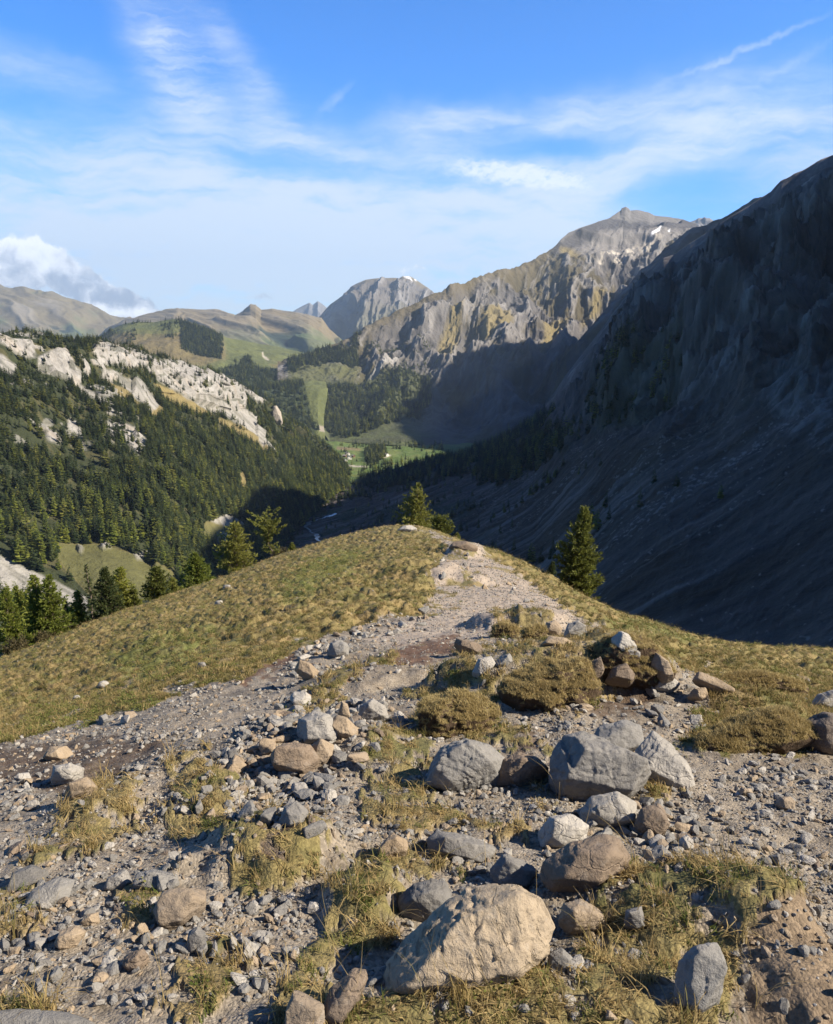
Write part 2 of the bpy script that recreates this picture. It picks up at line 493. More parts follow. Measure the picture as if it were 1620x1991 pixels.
# --- the sunlit mountain right of the valley
L5_GRASS = [[(885, 585), (905, 572), (893, 620), (880, 660), (868, 680), (860, 665), (850, 645), (855, 625)],
            [(945, 600), (972, 590), (1000, 612), (985, 632), (960, 642), (948, 652), (930, 640)],
            [(1052, 602), (1082, 595), (1112, 592), (1100, 612), (1095, 630), (1075, 640), (1062, 662), (1050, 660), (1060, 630)],
            [(1085, 478), (1110, 482), (1130, 495), (1120, 510), (1095, 500)], [(1150, 570), (1180, 548), (1190, 552), (1160, 588), (1125, 605)]]
L5_WOOD = [(560, 700), (640, 676), (680, 668), (700, 640), (690, 690), (640, 700), (560, 725)]
L5_WOOD2 = [(632, 752), (660, 742), (720, 720), (790, 690), (842, 700), (838, 740), (800, 790), (770, 815), (730, 835), (690, 848), (650, 850), (630, 830), (622, 790)]
def sunlit_mountain():
    px = np.linspace(540, 1640, 820)
    ridge = [(540, 702), (590, 690), (640, 672), (660, 664), (690, 650), (705, 638), (740, 620), (770, 604), (800, 590), (835, 574), (868, 560), (876, 550), (890, 547), (903, 550), (920, 541), (950, 532), (985, 520), (1000, 519), (1040, 503), (1050, 496), (1072, 485), (1080, 478),
             (1090, 466), (1105, 453), (1130, 442), (1150, 436), (1165, 430), (1185, 424), (1200, 413), (1207, 409), (1209, 404), (1217, 402), (1223, 405), (1226, 409), (1240, 408), (1262, 413), (1272, 419), (1300, 422), (1330, 426), (1342, 434), (1352, 440), (1380, 446), (1440, 470), (1640, 560)]
    rows = [([(540, 760), (600, 790), (640, 858), (780, 866), (900, 905), (1640, 905)], [(540, 2700), (600, 2560), (640, 2360), (780, 2270), (900, 2150), (1640, 2100)]),
            ([(540, 730), (640, 750), (760, 720), (850, 690), (960, 670), (1100, 640), (1640, 640)], [(540, 2900), (640, 2850), (760, 2900), (850, 2950), (960, 3050), (1100, 3250), (1640, 3300)]),
            ([(540, 712), (640, 684), (740, 632), (800, 602), (868, 575), (920, 555), (1000, 533), (1080, 496), (1130, 462), (1185, 442), (1215, 428), (1262, 430), (1340, 448), (1440, 485), (1640, 575)], [(540, 3060), (700, 3190), (880, 3430), (1080, 3990), (1210, 4550), (1350, 4650), (1640, 4650)]),
            (ridge, [(540, 3100), (700, 3250), (880, 3500), (1080, 4100), (1210, 4700), (1350, 4800), (1640, 4800)])]
    V, PX, PY, T = sheet(px, rows, [220, 270, 36], [.8, .85, 1])
    T = np.where(T < 2, np.where(T < 1, T, 1 + .9 * (T - 1)), 1.9 + .1 * (T - 2))
    n = normals(V)
    a = (V[..., 0] - V[..., 1] * .75) / 1.25
    dn = (V[..., 0] + V[..., 1] * .8) / 1.3
    z = V[..., 2]
    w = fbm(a / 420, dn / 520, 4, 3)
    rb = PX + .40 * (PY - 560)                       # spurs run down towards the valley head
    g = ridged(rb / 118 + .22 * w, PY / 420 + .15 * w, 5, 77, .48)
    g2 = ridged((PX + .55 * PY) / 40 + .5 * w, PY / 60 + .4 * w, 6, 13, .62)
    env = sstep(T, .12, .8) * (1 - .95 * sstep(T, 1.8, 2.0)) * sstep(PX, 600, 760)
    peak = softpoly(PX, PY, [[(1075, 490), (1085, 440), (1215, 390), (1345, 425), (1360, 460), (1300, 472), (1230, 490), (1180, 500), (1120, 500)]], 6)
    V = V + n * (((g - .45) * 90 * (1 - .85 * peak) + (g2 - .5) * 24 * (1 - .3 * peak)) * env * (1 - peak * sstep(T, 1.8, 1.93)))[..., None]
    wxy = 60 * fbm(V[..., 0] / 300, V[..., 1] / 300, 3, 71)
    iso = ridged((V[..., 0] + wxy) / 460 + .3, (V[..., 1] - wxy) / 620, 7, 172, .52)
    V[..., 2] += (iso - .80) * 140 * env * (1 - .8 * peak)
    g = .5 * g + .5 * iso
    band = sstep(np.sin((z - 40) / 30.0 + 1.4 * fbm(a / 260, dn / 260, 3, 2)), -.2, .6)
    V = V + n * (band * 34 * peak * (1 - sstep(T, 1.93, 2)))[..., None]
    V[..., 2] += fbm(a / 45, dn / 45, 4, 4) * 7 * sstep(T, .2, 1) * (1 - .8 * peak)
    C = np.empty(V.shape); C[:] = (.092, .085, .080)
    C = mixc(C, (.070, .058, .030), sstep(w + .5 * fbm(a / 70, dn / 120, 4, 31) + .5 * (.55 - g), .0, .5) * (1 - .8 * peak))
    C = mixc(C, (.19, .178, .166), sstep(g2 * .7 + g * .5, .60, .82) * sstep(T, .7, 1.2) * .8)
    sb = np.sin(z / 9.0 + dn / 60 + 2.2 * fbm(a / 160, dn / 160, 4, 12)) * .5 + .5 * fbm(a / 22, dn / 30, 4, 14)
    C = C * (1 + .30 * sb * (1 - sstep(w, .1, .5)))[..., None]
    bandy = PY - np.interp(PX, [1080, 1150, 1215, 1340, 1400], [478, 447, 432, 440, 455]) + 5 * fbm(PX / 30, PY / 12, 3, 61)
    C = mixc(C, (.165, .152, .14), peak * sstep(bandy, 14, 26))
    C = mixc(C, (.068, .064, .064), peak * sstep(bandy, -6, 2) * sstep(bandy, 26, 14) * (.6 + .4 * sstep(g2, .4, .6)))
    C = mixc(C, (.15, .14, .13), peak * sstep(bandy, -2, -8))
    C = mixc(C, (.175, .14, .062), softpoly(PX, PY, L5_GRASS, 4) * .9)
    C = mixc(C, (.105, .085, .045), sstep(T, 1.86, 1.99) * sstep(PX, 1090, 1050) * .8)
    C = mixc(C, (.40, .36, .30), softpoly(PX, PY, [[(1170, 490), (1240, 478), (1290, 465), (1250, 490), (1200, 510), (1160, 515)]], 5) * sstep(fbm(a / 40, dn / 60, 4, 6), -.2, .3))
    C = mixc(C, (.75, .75, .77), softpoly(PX, PY, [[(1262, 464), (1280, 454), (1276, 464), (1262, 470)], [(1292, 463), (1298, 457), (1296, 464)]], 1))
    C = mixc(C, (.27, .255, .235), softpoly(PX, PY, [[(690, 730), (705, 722), (770, 668), (778, 672), (735, 712), (700, 738)]], 2) * .9)
    C = mixc(C, (.05, .055, .025), softpoly(PX, PY, [L5_WOOD, L5_WOOD2], 3) * .9)
    C = mixc(C, (.055, .062, .026), sstep(PX, 860, 790) * sstep(PY + .2 * (PX - 700), 700, 735) * .9)
    C = mixc(C, (.082, .085, .032), softpoly(PX, PY, [[(560, 700), (640, 700), (700, 690), (690, 715), (640, 735), (628, 760), (628, 800), (618, 830), (560, 830)]], 6) * .9)
    C = mixc(C, (.085, .10, .035), sstep(T, .3, .05) * sstep(fbm(a / 60, dn / 60, 3, 3), -.3, .2) * .7)
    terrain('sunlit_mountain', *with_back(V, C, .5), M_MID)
    return V, PX, PY
L5 = sunlit_mountain()

# --- bluish ridge behind the near wall
def middle_ridge():
    px = np.linspace(940, 2500, 620)
    ridge = [(940, 900), (1040, 830), (1070, 760), (1100, 690), (1180, 600), (1240, 535), (1300, 480), (1345, 446), (1380, 434), (1405, 425), (1430, 408), (1462, 391), (1500, 377), (1560, 350), (1700, 240), (1900, 170), (2200, 60), (2500, -40)]
    V, PX, PY, T = sheet(px, [([(940, 930), (2500, 930)], [(940, 2050), (2500, 1500)]), (ridge, [(940, 2150), (1070, 2250), (1240, 2600), (1462, 2750), (1700, 2700), (2500, 2300)])], [330], [.8])
    n = normals(V)
    a = (V[..., 0] * .4 - V[..., 1]) / 1.1
    dn = V[..., 0]
    w = fbm(a / 260, dn / 300, 4, 3)
    g = ridged(a / 210 + .4 * w + dn / 700, dn / 900, 6, 7, .55)
    env = sstep(T, .05, .3) * (1 - .85 * sstep(T, .93, 1))
    V = V + n * ((g - .5) * 110 * env + fbm(a / 30, dn / 60, 4, 9) * 7)[..., None]
    C = np.empty(V.shape); C[:] = (.075, .07, .068)
    C = mixc(C, (.12, .115, .11), sstep(g, .5, .8) * .8)
    C = mixc(C, (.10, .085, .05), sstep(w + fbm(a / 60, dn / 150, 3, 1) * .5, .1, .6) * .6)
    terrain('middle_ridge', *with_back(V, C, .5), M_MID)
middle_ridge()

# --- the dark wall right of the valley with its fans of scree, down to the stream
WALL_ST = [  # px, foot py, foot distance, ridge py, ridge distance
    (520, 1100, 840, 1000, 1250), (560, 1100, 840, 978, 1450), (600, 1100, 830, 957, 1600), (650, 1095, 810, 942, 1660), (700, 1090, 780, 930, 1700), (750, 1088, 710, 915, 1700), (800, 1088, 640, 902, 1680), (850, 1095, 560, 890, 1660), (900, 1105, 500, 878, 1640), (950, 1115, 440, 858, 1620),
    (1000, 1125, 390, 836, 1600), (1040, 1140, 350, 812, 1590), (1070, 1155, 320, 775, 1590), (1100, 1170, 295, 728, 1600), (1150, 1195, 265, 664, 1600), (1200, 1215, 240, 598, 1570), (1250, 1235, 225, 537, 1540), (1290, 1248, 215, 502, 1520),
    (1310, 1255, 210, 497, 1510), (1340, 1262, 206, 474, 1490), (1400, 1280, 198, 438, 1440), (1450, 1295, 190, 405, 1390), (1466, 1300, 188, 393, 1370), (1500, 1310, 184, 371, 1335), (1518, 1315, 182, 350, 1320), (1560, 1320, 176, 330, 1270), (1590, 1320, 173, 311, 1240), (1620, 1320, 170, 299, 1210)]
def dark_wall():
    st = np.array(WALL_ST, float)
    px = np.concatenate([np.linspace(520, 1620, 640)])
    f = [np.interp(px, st[:, 0], st[:, k]) for k in range(1, 5)]
    ny = 460
    t = np.linspace(0, 1, ny)[:, None]
    PY = f[0] + (f[2] - f[0]) * t
    iv = lerp(1 / f[1], 1 / f[3], t ** 0.80)
    PX = np.broadcast_to(px, PY.shape)
    V = P(PX, PY, 1 / iv)
    # beyond the frame the wall runs on unseen, its crest shaped to shade the valley
    last = V[:, -1]
    tt = t[:, 0]
    ext = []
    for (fx, fy, fz), (rx, ry, rz) in WALL_EXT:
        foot, rg = np.array([fx, fy, fz], float), np.array([rx, ry, rz], float)
        c = foot + (rg - foot) * (tt[:, None] ** 1.0)
        c[:, 2] = fz + (rz - fz) * (0.55 * tt + 0.45 * tt ** 2)
        ext.append(c)
    ctrl = [last] + ext
    cols = []
    for k in range(len(ctrl) - 1):
        for j in range(1, 41):
            cols.append(lerp(ctrl[k], ctrl[k + 1], j / 40))
    V = np.concatenate([V, np.stack(cols, 1)], 1)
    n0 = len(px)
    T = np.broadcast_to(t, V.shape[:2])
    PX, PY = proj(V)
    off = np.zeros(V.shape[1]); off[n0:] = 1
    PX = np.where(off > 0, 1700 + np.arange(V.shape[1]) - n0, PX)
    n = normals(V)
    n[n[..., 2] < 0] *= -1
    X, Y, Z = V[..., 0], V[..., 1], V[..., 2]
    a = Y * .96 - X * .22
    w = fbm(a / 150, X / 220, 4, 3)
    au, cu = Y * .85 - X * .5, X * .85 + Y * .5
    steep = sstep(PY + (PX - 1200) * .15, 900, 690) + 0 * T
    steep = np.where(off > 0, sstep(T, .35, .6), steep)
    rb = PX + .72 * (PY - 300)
    g = ridged(rb / 125 + .3 * w, PY / 330 + .2 * w, 5, 51, .5)
    g2 = ridged((PX + .9 * PY) / 36 + .6 * w, PY / 60 + .5 * w, 6, 15, .64)
    env = sstep(T, .0, .12) * (1 - .93 * sstep(T, .88, 1))
    wxy = 30 * fbm(X / 140, Y / 140, 3, 71)
    iso = ridged((X + wxy) / 210, (Y - wxy) / 260, 7, 272, .56)
    iso2 = ridged((X + wxy) / 60, (Y + wxy) / 80, 6, 372, .6)
    V = V.copy(); V[..., 2] += ((iso - .42) * 105 + (iso2 - .45) * 26) * steep * sstep(T, .0, .12) * (1 - .95 * sstep(T, .85, 1)) * np.clip(np.hypot(X, Y) / 700, .15, 1)
    d = (g - .5) * 30 * steep + (g2 - .5) * 12 * (.18 + .82 * steep)
    d = d + ridged(a / 26 + .3 * w, X / 380, 4, 92) * 3.0 * (1 - steep)
    sc = np.clip(np.hypot(X, Y) / 700, .15, 1)
    V = V + n * ((d * sc + fbm(a / 9, X / 14, 4, 9) * 1.1 * sc) * env)[..., None]
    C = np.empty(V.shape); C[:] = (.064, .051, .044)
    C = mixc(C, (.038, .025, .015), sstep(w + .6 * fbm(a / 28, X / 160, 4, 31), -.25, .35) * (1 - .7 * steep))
    st_ = fbm(a / 20 + .6 * w, X / 420, 5, 61)
    C = mixc(C, (.112, .098, .088), sstep(st_, .05, .45) * (1 - steep) * sstep(PY, 860, 980) * .85)
    C = mixc(C, (.024, .034, .014), sstep(fbm(a / 60, X / 60, 4, 71), -.05, .4) * sstep(PX, 1010, 850) * sstep(PY, 930, 990) * .85)
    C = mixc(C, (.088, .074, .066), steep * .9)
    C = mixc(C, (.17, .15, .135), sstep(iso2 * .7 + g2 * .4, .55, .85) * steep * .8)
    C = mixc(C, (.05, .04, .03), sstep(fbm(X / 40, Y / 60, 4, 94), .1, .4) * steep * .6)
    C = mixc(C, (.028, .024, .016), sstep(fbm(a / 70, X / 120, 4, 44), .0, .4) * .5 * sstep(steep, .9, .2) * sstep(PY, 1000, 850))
    C = mixc(C, (.125, .115, .108), softpoly(PX, PY, [[(1480, 770), (1520, 730), (1700, 650), (1700, 900), (1600, 880), (1540, 850)], [(1195, 750), (1225, 735), (1255, 745), (1225, 765)]], 10) * sstep(g2, .3, .6) * .7)
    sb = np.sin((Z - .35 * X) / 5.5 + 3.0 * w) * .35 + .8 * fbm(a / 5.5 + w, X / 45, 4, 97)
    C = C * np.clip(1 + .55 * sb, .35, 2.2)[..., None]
    C = mixc(C, (.17, .155, .14), sstep(fbm(X / 2.6, Y / 3.2, 3, 99) + .5 * fbm(a / 30, X / 200, 3, 98), .62, .85) * (1 - steep) * .8)
    C = mixc(C, (.04, .045, .022), softpoly(PX, PY, WALL_WOODS, 8) * .6)
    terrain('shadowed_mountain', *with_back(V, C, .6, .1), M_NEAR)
    return V[:, :n0], PX[:, :n0], PY[:, :n0]
WALL_EXT = [((150, 90, -55), (600, 860, 405)), ((170, 30, -40), (610, 560, 415)), ((200, -60, -15), (610, 260, 405)), ((260, -160, 10), (600, 20, 380)), ((330, -330, 20), (620, -250, 300))]
WALL_WOODS = [[(690, 925), (760, 905), (860, 880), (960, 850), (1040, 815), (1060, 800), (1050, 850), (960, 905), (880, 930), (790, 950), (700, 950)],
              [(1140, 770), (1200, 735), (1270, 700), (1330, 690), (1320, 740), (1270, 790), (1200, 820), (1130, 830)],
              [(940, 900), (1040, 850), (1130, 830), (1100, 880), (1000, 930), (930, 940)]]
WALL = dark_wall()

# --- unseen massif added to throw a shadow across the sunlit mountain's foot
def shadow_massif():
    px_ = np.array([[(1150, 1500, 100), (1400, 1550, 600), (1600, 1600, 800), (2100, 1700, 500)],
                    [(1200, 1950, 100), (1450, 2000, 720), (1600, 2050, 980), (2100, 2200, 500)],
                    [(1350, 2600, 150), (1520, 2630, 720), (1640, 2650, 1010), (2200, 2800, 500)],
                    [(1500, 3100, 200), (1700, 3150, 560), (1900, 3150, 760), (2300, 3200, 500)]], float)
    A = []
    for k in range(3):
        for j in range(30):
            A.append(lerp(px_[k], px_[k + 1], j / 30))
    A = np.array(A)
    B = np.concatenate([np.stack([lerp(A[:, k], A[:, k + 1], j / 30) for j in range(30)], 1) for k in range(3)], 1)
    B[..., 2] += fbm(B[..., 0] / 200, B[..., 1] / 200, 5, 5) * 45
    C = np.empty(B.shape); C[:] = (.15, .145, .145)
    terrain('unseen_shadow_massif', B, C, M_MID)
shadow_massif()

# --- valley floor round the hamlet
def valley_floor():
    px = np.linspace(380, 1150, 420)
    V, PX, PY, T = sheet(px, [([(380, 965), (640, 955), (1150, 955)], [(380, 1500), (1150, 1500)]), ([(380, 910), (640, 905), (1150, 905)], [(380, 1900), (1150, 1900)]),
                              ([(380, 845), (620, 845), (700, 850), (1150, 850)], [(380, 2500), (1150, 2500)])], [60, 80], [1, 1])
    X, Y = V[..., 0], V[..., 1]
    V[..., 2] += fbm(X / 60, Y / 80, 4, 3) * 2.0
    C = np.empty(V.shape); C[:] = (.085, .125, .03)
    C = mixc(C, (.13, .15, .045), sstep(fbm(X / 40, Y / 70, 4, 3), -.1, .4) * .7)
    C = mixc(C, (.17, .125, .07), softpoly(PX, PY, [[(700, 856), (760, 835), (792, 828), (770, 845), (720, 858)], [(655, 868), (700, 872), (700, 876), (655, 874)]], 2) * .9)
    C = mixc(C, (.04, .05, .02), softpoly(PX, PY, [VF_WOOD], 2))
    C = mixc(C, (.33, .30, .24), softpoly(PX, PY, [[(668, 902), (690, 905), (716, 906), (716, 908), (690, 908), (668, 905)], [(741, 890), (760, 884), (761, 886), (742, 893)]], 1))
    terrain('valley_floor', V, C, M_MID)
    return V, PX, PY
VF_WOOD = [(708, 880), (722, 870), (748, 872), (750, 886), (735, 900), (712, 905)]
VF = valley_floor()

# --- wooded slope with limestone cliffs left of the valley
ROCK = [[(-400, 590), (-200, 615), (0, 648), (25, 655), (60, 668), (64, 705), (30, 692), (0, 674), (-200, 650), (-400, 640)], [(68, 702), (98, 690), (126, 683), (152, 732), (151, 758), (110, 742), (72, 722)], [(150, 690), (168, 716), (176, 742), (155, 738)],
        [(178, 672), (198, 658), (260, 678), (288, 694), (282, 714), (252, 718), (215, 706), (204, 716), (184, 700)], [(198, 712), (232, 724), (216, 744), (198, 740)], [(288, 690), (420, 722), (424, 748), (300, 727)],
        [(298, 722), (350, 738), (400, 732), (430, 726), (456, 735), (478, 748), (478, 792), (458, 796), (440, 782), (380, 772), (330, 757)], [(476, 745), (506, 755), (518, 776), (506, 782), (478, 768)],
        [(128, 820), (150, 828), (164, 858), (166, 870), (150, 862), (128, 842)], [(172, 822), (195, 812), (240, 824), (270, 838), (277, 878), (266, 888), (252, 866), (232, 852), (222, 862), (198, 838)], [(85, 835), (110, 840), (120, 862), (95, 858)],
        [(193, 1056), (214, 1046), (218, 1060), (200, 1064)], [(150, 1058), (162, 1062), (158, 1078), (150, 1072)], [(262, 1070), (290, 1066), (296, 1084), (268, 1082)]]
SCREE = [[(-300, 680), (0, 696), (30, 716), (22, 738), (0, 728), (-300, 720)], [(148, 748), (182, 764), (230, 792), (205, 792), (158, 772)], [(218, 718), (262, 735), (310, 786), (296, 804), (252, 762)],
         [(376, 768), (440, 785), (492, 815), (557, 893), (545, 892), (500, 852), (440, 806), (352, 768)], [(468, 788), (504, 812), (496, 826), (456, 806)],
         [(-300, 1000), (0, 1082), (60, 1108), (110, 1128), (172, 1162), (165, 1195), (90, 1180), (0, 1150), (-300, 1120)], [(412, 1012), (440, 1002), (505, 1046), (498, 1060), (450, 1032)], [(440, 1030), (420, 1050), (470, 1090), (480, 1080)]]
YGRASS = [[(203, 738), (242, 750), (274, 788), (230, 777)], [(296, 744), (350, 765), (420, 800), (480, 835), (545, 890), (490, 867), (420, 822), (326, 774)], [(288, 800), (310, 790), (330, 812), (300, 815)],
          [(96, 1060), (200, 1050), (262, 1072), (335, 1120), (338, 1190), (250, 1200), (170, 1150), (116, 1096)], [(398, 1016), (420, 1012), (456, 1042), (446, 1075), (400, 1060)], [(460, 920), (476, 915), (482, 955), (466, 960)], [(200, 680), (225, 664), (235, 672), (215, 690)]]
def left_slope():
    px = np.concatenate([np.linspace(-700, -20, 130)[:-1], np.linspace(-20, 700, 620)])
    ridge = [(-700, 520), (-300, 590), (0, 645), (60, 650), (100, 656), (180, 659), (250, 669), (330, 696), (420, 722), (490, 756), (520, 786), (560, 816), (600, 849), (640, 880), (670, 905), (700, 935)]
    ctop = [(-700, 570), (-300, 620), (0, 655), (60, 672), (130, 692), (185, 674), (240, 690), (300, 710), (350, 735), (420, 740), (480, 758), (515, 778), (540, 800), (600, 853), (650, 890), (700, 939)]
    cbot = [(-700, 660), (-300, 690), (0, 705), (60, 728), (110, 745), (150, 762), (200, 742), (260, 735), (300, 762), (350, 768), (400, 784), (470, 802), (515, 815), (545, 830), (600, 866), (650, 897), (700, 942)]
    foot = [(-700, 1250), (0, 1260), (150, 1250), (300, 1220), (400, 1170), (480, 1120), (540, 1070), (580, 1030), (620, 985), (660, 955), (700, 950)]
    rows = [(foot, [(-700, 420), (0, 450), (200, 470), (300, 490), (400, 600), (480, 760), (540, 900), (620, 1250), (700, 1680)]),
            (cbot, [(-700, 850), (0, 880), (150, 930), (300, 1130), (400, 1270), (500, 1450), (560, 1520), (600, 1680), (700, 1800)]),
            (ctop, [(-700, 900), (0, 920), (150, 980), (300, 1180), (400, 1310), (500, 1490), (560, 1545), (600, 1695), (700, 1810)]),
            (ridge, [(-700, 980), (0, 1020), (200, 1200), (300, 1290), (400, 1400), (500, 1570), (560, 1600), (600, 1730), (700, 1830)])]
    V, PX, PY, T = sheet(px, rows, [330, 90, 34], [.95, 1, 1])
    n = normals(V)
    X, Y, Z = V[..., 0], V[..., 1], V[..., 2]
    a = Y * .9 + X * .45
    wx, wy = fbm(a / 40, Z / 40, 4, 3) * 5, fbm(a / 40 + 9, Z / 40, 4, 5) * 4
    rock = softpoly(PX + wx, PY + wy, ROCK, 3)
    scree = softpoly(PX + wx * .6, PY + wy * .6, SCREE, 2)
    yg = softpoly(PX + wx * .6, PY + wy * .6, YGRASS, 2)
    patch = sstep(fbm(a / 30, Z / 16, 4, 87), .5, .6) * sstep(PY, 980, 760) * (PX < 300)
    rock = np.clip(rock + patch * .8, 0, 1)
    w = fbm(a / 60, Z / 80, 4, 6)
    g = ridged(a / 36 + .5 * w, Z / 120, 5, 5, .5)
    g2 = ridged(a / 7 + w, Z / 14, 4, 8, .55)
    V = V + n * (fbm(a / 120, Z / 90, 5, 2) * 9 * sstep(T, 0, .3) + rock * ((g - .4) * 6.5 + (g2 - .5) * .5 + 1.0))[..., None]
    C = np.empty(V.shape); C[:] = FLOOR
    C = mixc(C, (.085, .075, .032), sstep(fbm(a / 18, Z / 18, 4, 9), .1, .45) * .6)
    C = mixc(C, (.19, .15, .062), yg)
    C = mixc(C, (.095, .092, .034), yg * sstep(PY, 980, 1040))
    C = mixc(C, (.27, .255, .23), np.clip(scree * (.55 + .6 * sstep(fbm(a / 14, Z / 40, 4, 12), -.4, .2)), 0, 1))
    rc = mixc(np.broadcast_to(np.array((.30, .285, .262)), V.shape), (.21, .195, .175), sstep(g2 + .3 * fbm(a / 5, Z / 3, 3, 4), .30, .65) * .6)
    rc = mixc(rc, (.32, .26, .195), sstep(fbm(a / 14, Z / 50, 3, 44), .25, .55) * .35)
    C = C + (rc - C) * rock[..., None]
    C = mixc(C, (.045, .05, .026), rock * sstep(fbm(a / 22, Z / 10, 4, 66), .25, .5) * .6)
    terrain('wooded_slope', *with_back(V, C, .1), M_NEAR)
    return V, PX, PY, rock, scree, yg
LS = left_slope()
# ------------------------------------------------------------------ the near spur: path, rubble and pasture
G_PX = [  # photo px, py, distance ahead
    (810, 1991, 1.75), (810, 1800, 2.2), (810, 1600, 2.95), (810, 1500, 3.6), (810, 1400, 4.6), (810, 1300, 6.3), (810, 1250, 7.9), (820, 1200, 10.8), (830, 1150, 16.5), (840, 1100, 28), (845, 1060, 47),
    (0, 1991, 1.8), (300, 1991, 1.75), (1300, 1991, 1.72), (1620, 1991, 1.72), (0, 1800, 2.3), (0, 1600, 3.4), (0, 1500, 4.7), (0, 1440, 6.3), (0, 1380, 10.5), (0, 1330, 17.5),
    (300, 1600, 3.2), (300, 1480, 4.1), (300, 1400, 5.5), (300, 1350, 7.0), (300, 1300, 9.6), (300, 1250, 15), (300, 1205, 27),
    (160, 1420, 6.0), (160, 1340, 11.5), (160, 1280, 20),
    (560, 1600, 3.0), (560, 1450, 4.2), (560, 1340, 6.0), (560, 1280, 7.4), (560, 1230, 9.6), (560, 1190, 14), (560, 1140, 25), (560, 1100, 43), (690, 1150, 18), (690, 1100, 33), (690, 1060, 52),
    (440, 1180, 28), (440, 1240, 13),
    (1000, 1300, 5.9), (1000, 1250, 7.6), (1000, 1200, 10.8), (1000, 1150, 17), (1000, 1110, 30),
    (1100, 1230, 8.4), (1120, 1185, 14), (1200, 1300, 5.6), (1200, 1250, 8.0), (1200, 1500, 3.5), (1200, 1700, 2.5),
    (1400, 1450, 3.9), (1400, 1360, 5.6), (1400, 1310, 8.0), (1400, 1280, 13.5), (1300, 1262, 12.5), (1250, 1232, 19),
    (1620, 1800, 2.2), (1620, 1600, 2.95), (1620, 1450, 4.1), (1620, 1370, 6.2), (1620, 1320, 11), (1620, 1290, 18), (1500, 1290, 14.5), (1500, 1330, 8)]
G_SIL = [(0, 1288, 30), (100, 1246, 33), (180, 1214, 38), (260, 1187, 43), (330, 1160, 47), (420, 1135, 54), (480, 1108, 58), (560, 1078, 62), (640, 1052, 66), (700, 1038, 68), (760, 1027, 68), (800, 1025, 67), (850, 1037, 64), (900, 1056, 58), (980, 1086, 49), (1050, 1118, 41), (1100, 1142, 36), (1150, 1170, 32), (1185, 1188, 31),
         (1250, 1208, 33), (1310, 1227, 32), (1370, 1246, 30), (1430, 1255, 29), (1500, 1262, 28), (1620, 1268, 28)]
G_W = [(-1.6, .9, -1.72), (1.6, .9, -1.66), (0, .4, -1.63), (0, -.8, -1.5), (-1.5, -.8, -1.6), (1.5, -.8, -1.5), (-5, 2.5, -2.5), (5, 2.5, -2.1), (-10, 6, -4.6), (9, 6, -3.0), (-20, 14, -9.5), (22, 14, -6.5), (-34, 34, -20), (34, 34, -18), (-4, .5, -2.1), (4, .5, -1.9), (-50, 60, -45), (60, 60, -40)]
YO = 1.5
def ground_fit():
    pts = [P(a, b, d) for a, b, d in G_PX] + [P(a, b, d) for a, b, d in G_SIL] + [np.array(p, float) for p in G_W]
    for a, b, d in G_SIL:
        s = P(a, b, d)
        for f, sl in ((1.22, .40), (1.7, .55)):
            e = s * f
            e[2] = s[2] - sl * (f - 1) * d - (.06 * d if f > 1.5 else 0.01 * d)
            pts.append(e)
    pts = np.array(pts)
    yy = pts[:, 1] + YO
    U, W, Q = pts[:, 0] / yy * 2.5, np.log(yy), pts[:, 2] / yy
    K = len(U)
    def phi(r2):
        return .5 * r2 * np.log(np.maximum(r2, 1e-12))
    r2 = (U[:, None] - U) ** 2 + (W[:, None] - W) ** 2
    A = np.zeros((K + 3, K + 3))
    A[:K, :K] = phi(r2) + np.eye(K) * 2e-4
    A[:K, K], A[:K, K + 1], A[:K, K + 2] = 1, U, W
    A[K:, :K] = A[:K, K:].T
    c = np.linalg.solve(A, np.concatenate([Q, np.zeros(3)]))
    def f(u, w):
        u = u * 2.5
        sh = u.shape
        u, w = u.ravel(), w.ravel()
        out = np.empty(len(u))
        for i in range(0, len(u), 40000):
            a, b = u[i:i + 40000], w[i:i + 40000]
            out[i:i + 40000] = phi((a[:, None] - U) ** 2 + (b[:, None] - W) ** 2) @ c[:K] + c[K] + c[K + 1] * a + c[K + 2] * b
        return out.reshape(sh)
    return f
GF = ground_fit()
U0, U1, W0, W1 = -.80, .82, math.log(.6), math.log(125.0)
NU, NW = 1180, 1120
def bilin(A, fi, fj):
    ny, nx = A.shape[:2]
    fi, fj = np.clip(fi, 0, ny - 1.001), np.clip(fj, 0, nx - 1.001)
    i, j = fi.astype(int), fj.astype(int)
    a, b = fi - i, fj - j
    if A.ndim == 3:
        a, b = a[..., None], b[..., None]
    return A[i, j] * (1 - a) * (1 - b) + A[i, j + 1] * (1 - a) * b + A[i + 1, j] * a * (1 - b) + A[i + 1, j + 1] * a * b

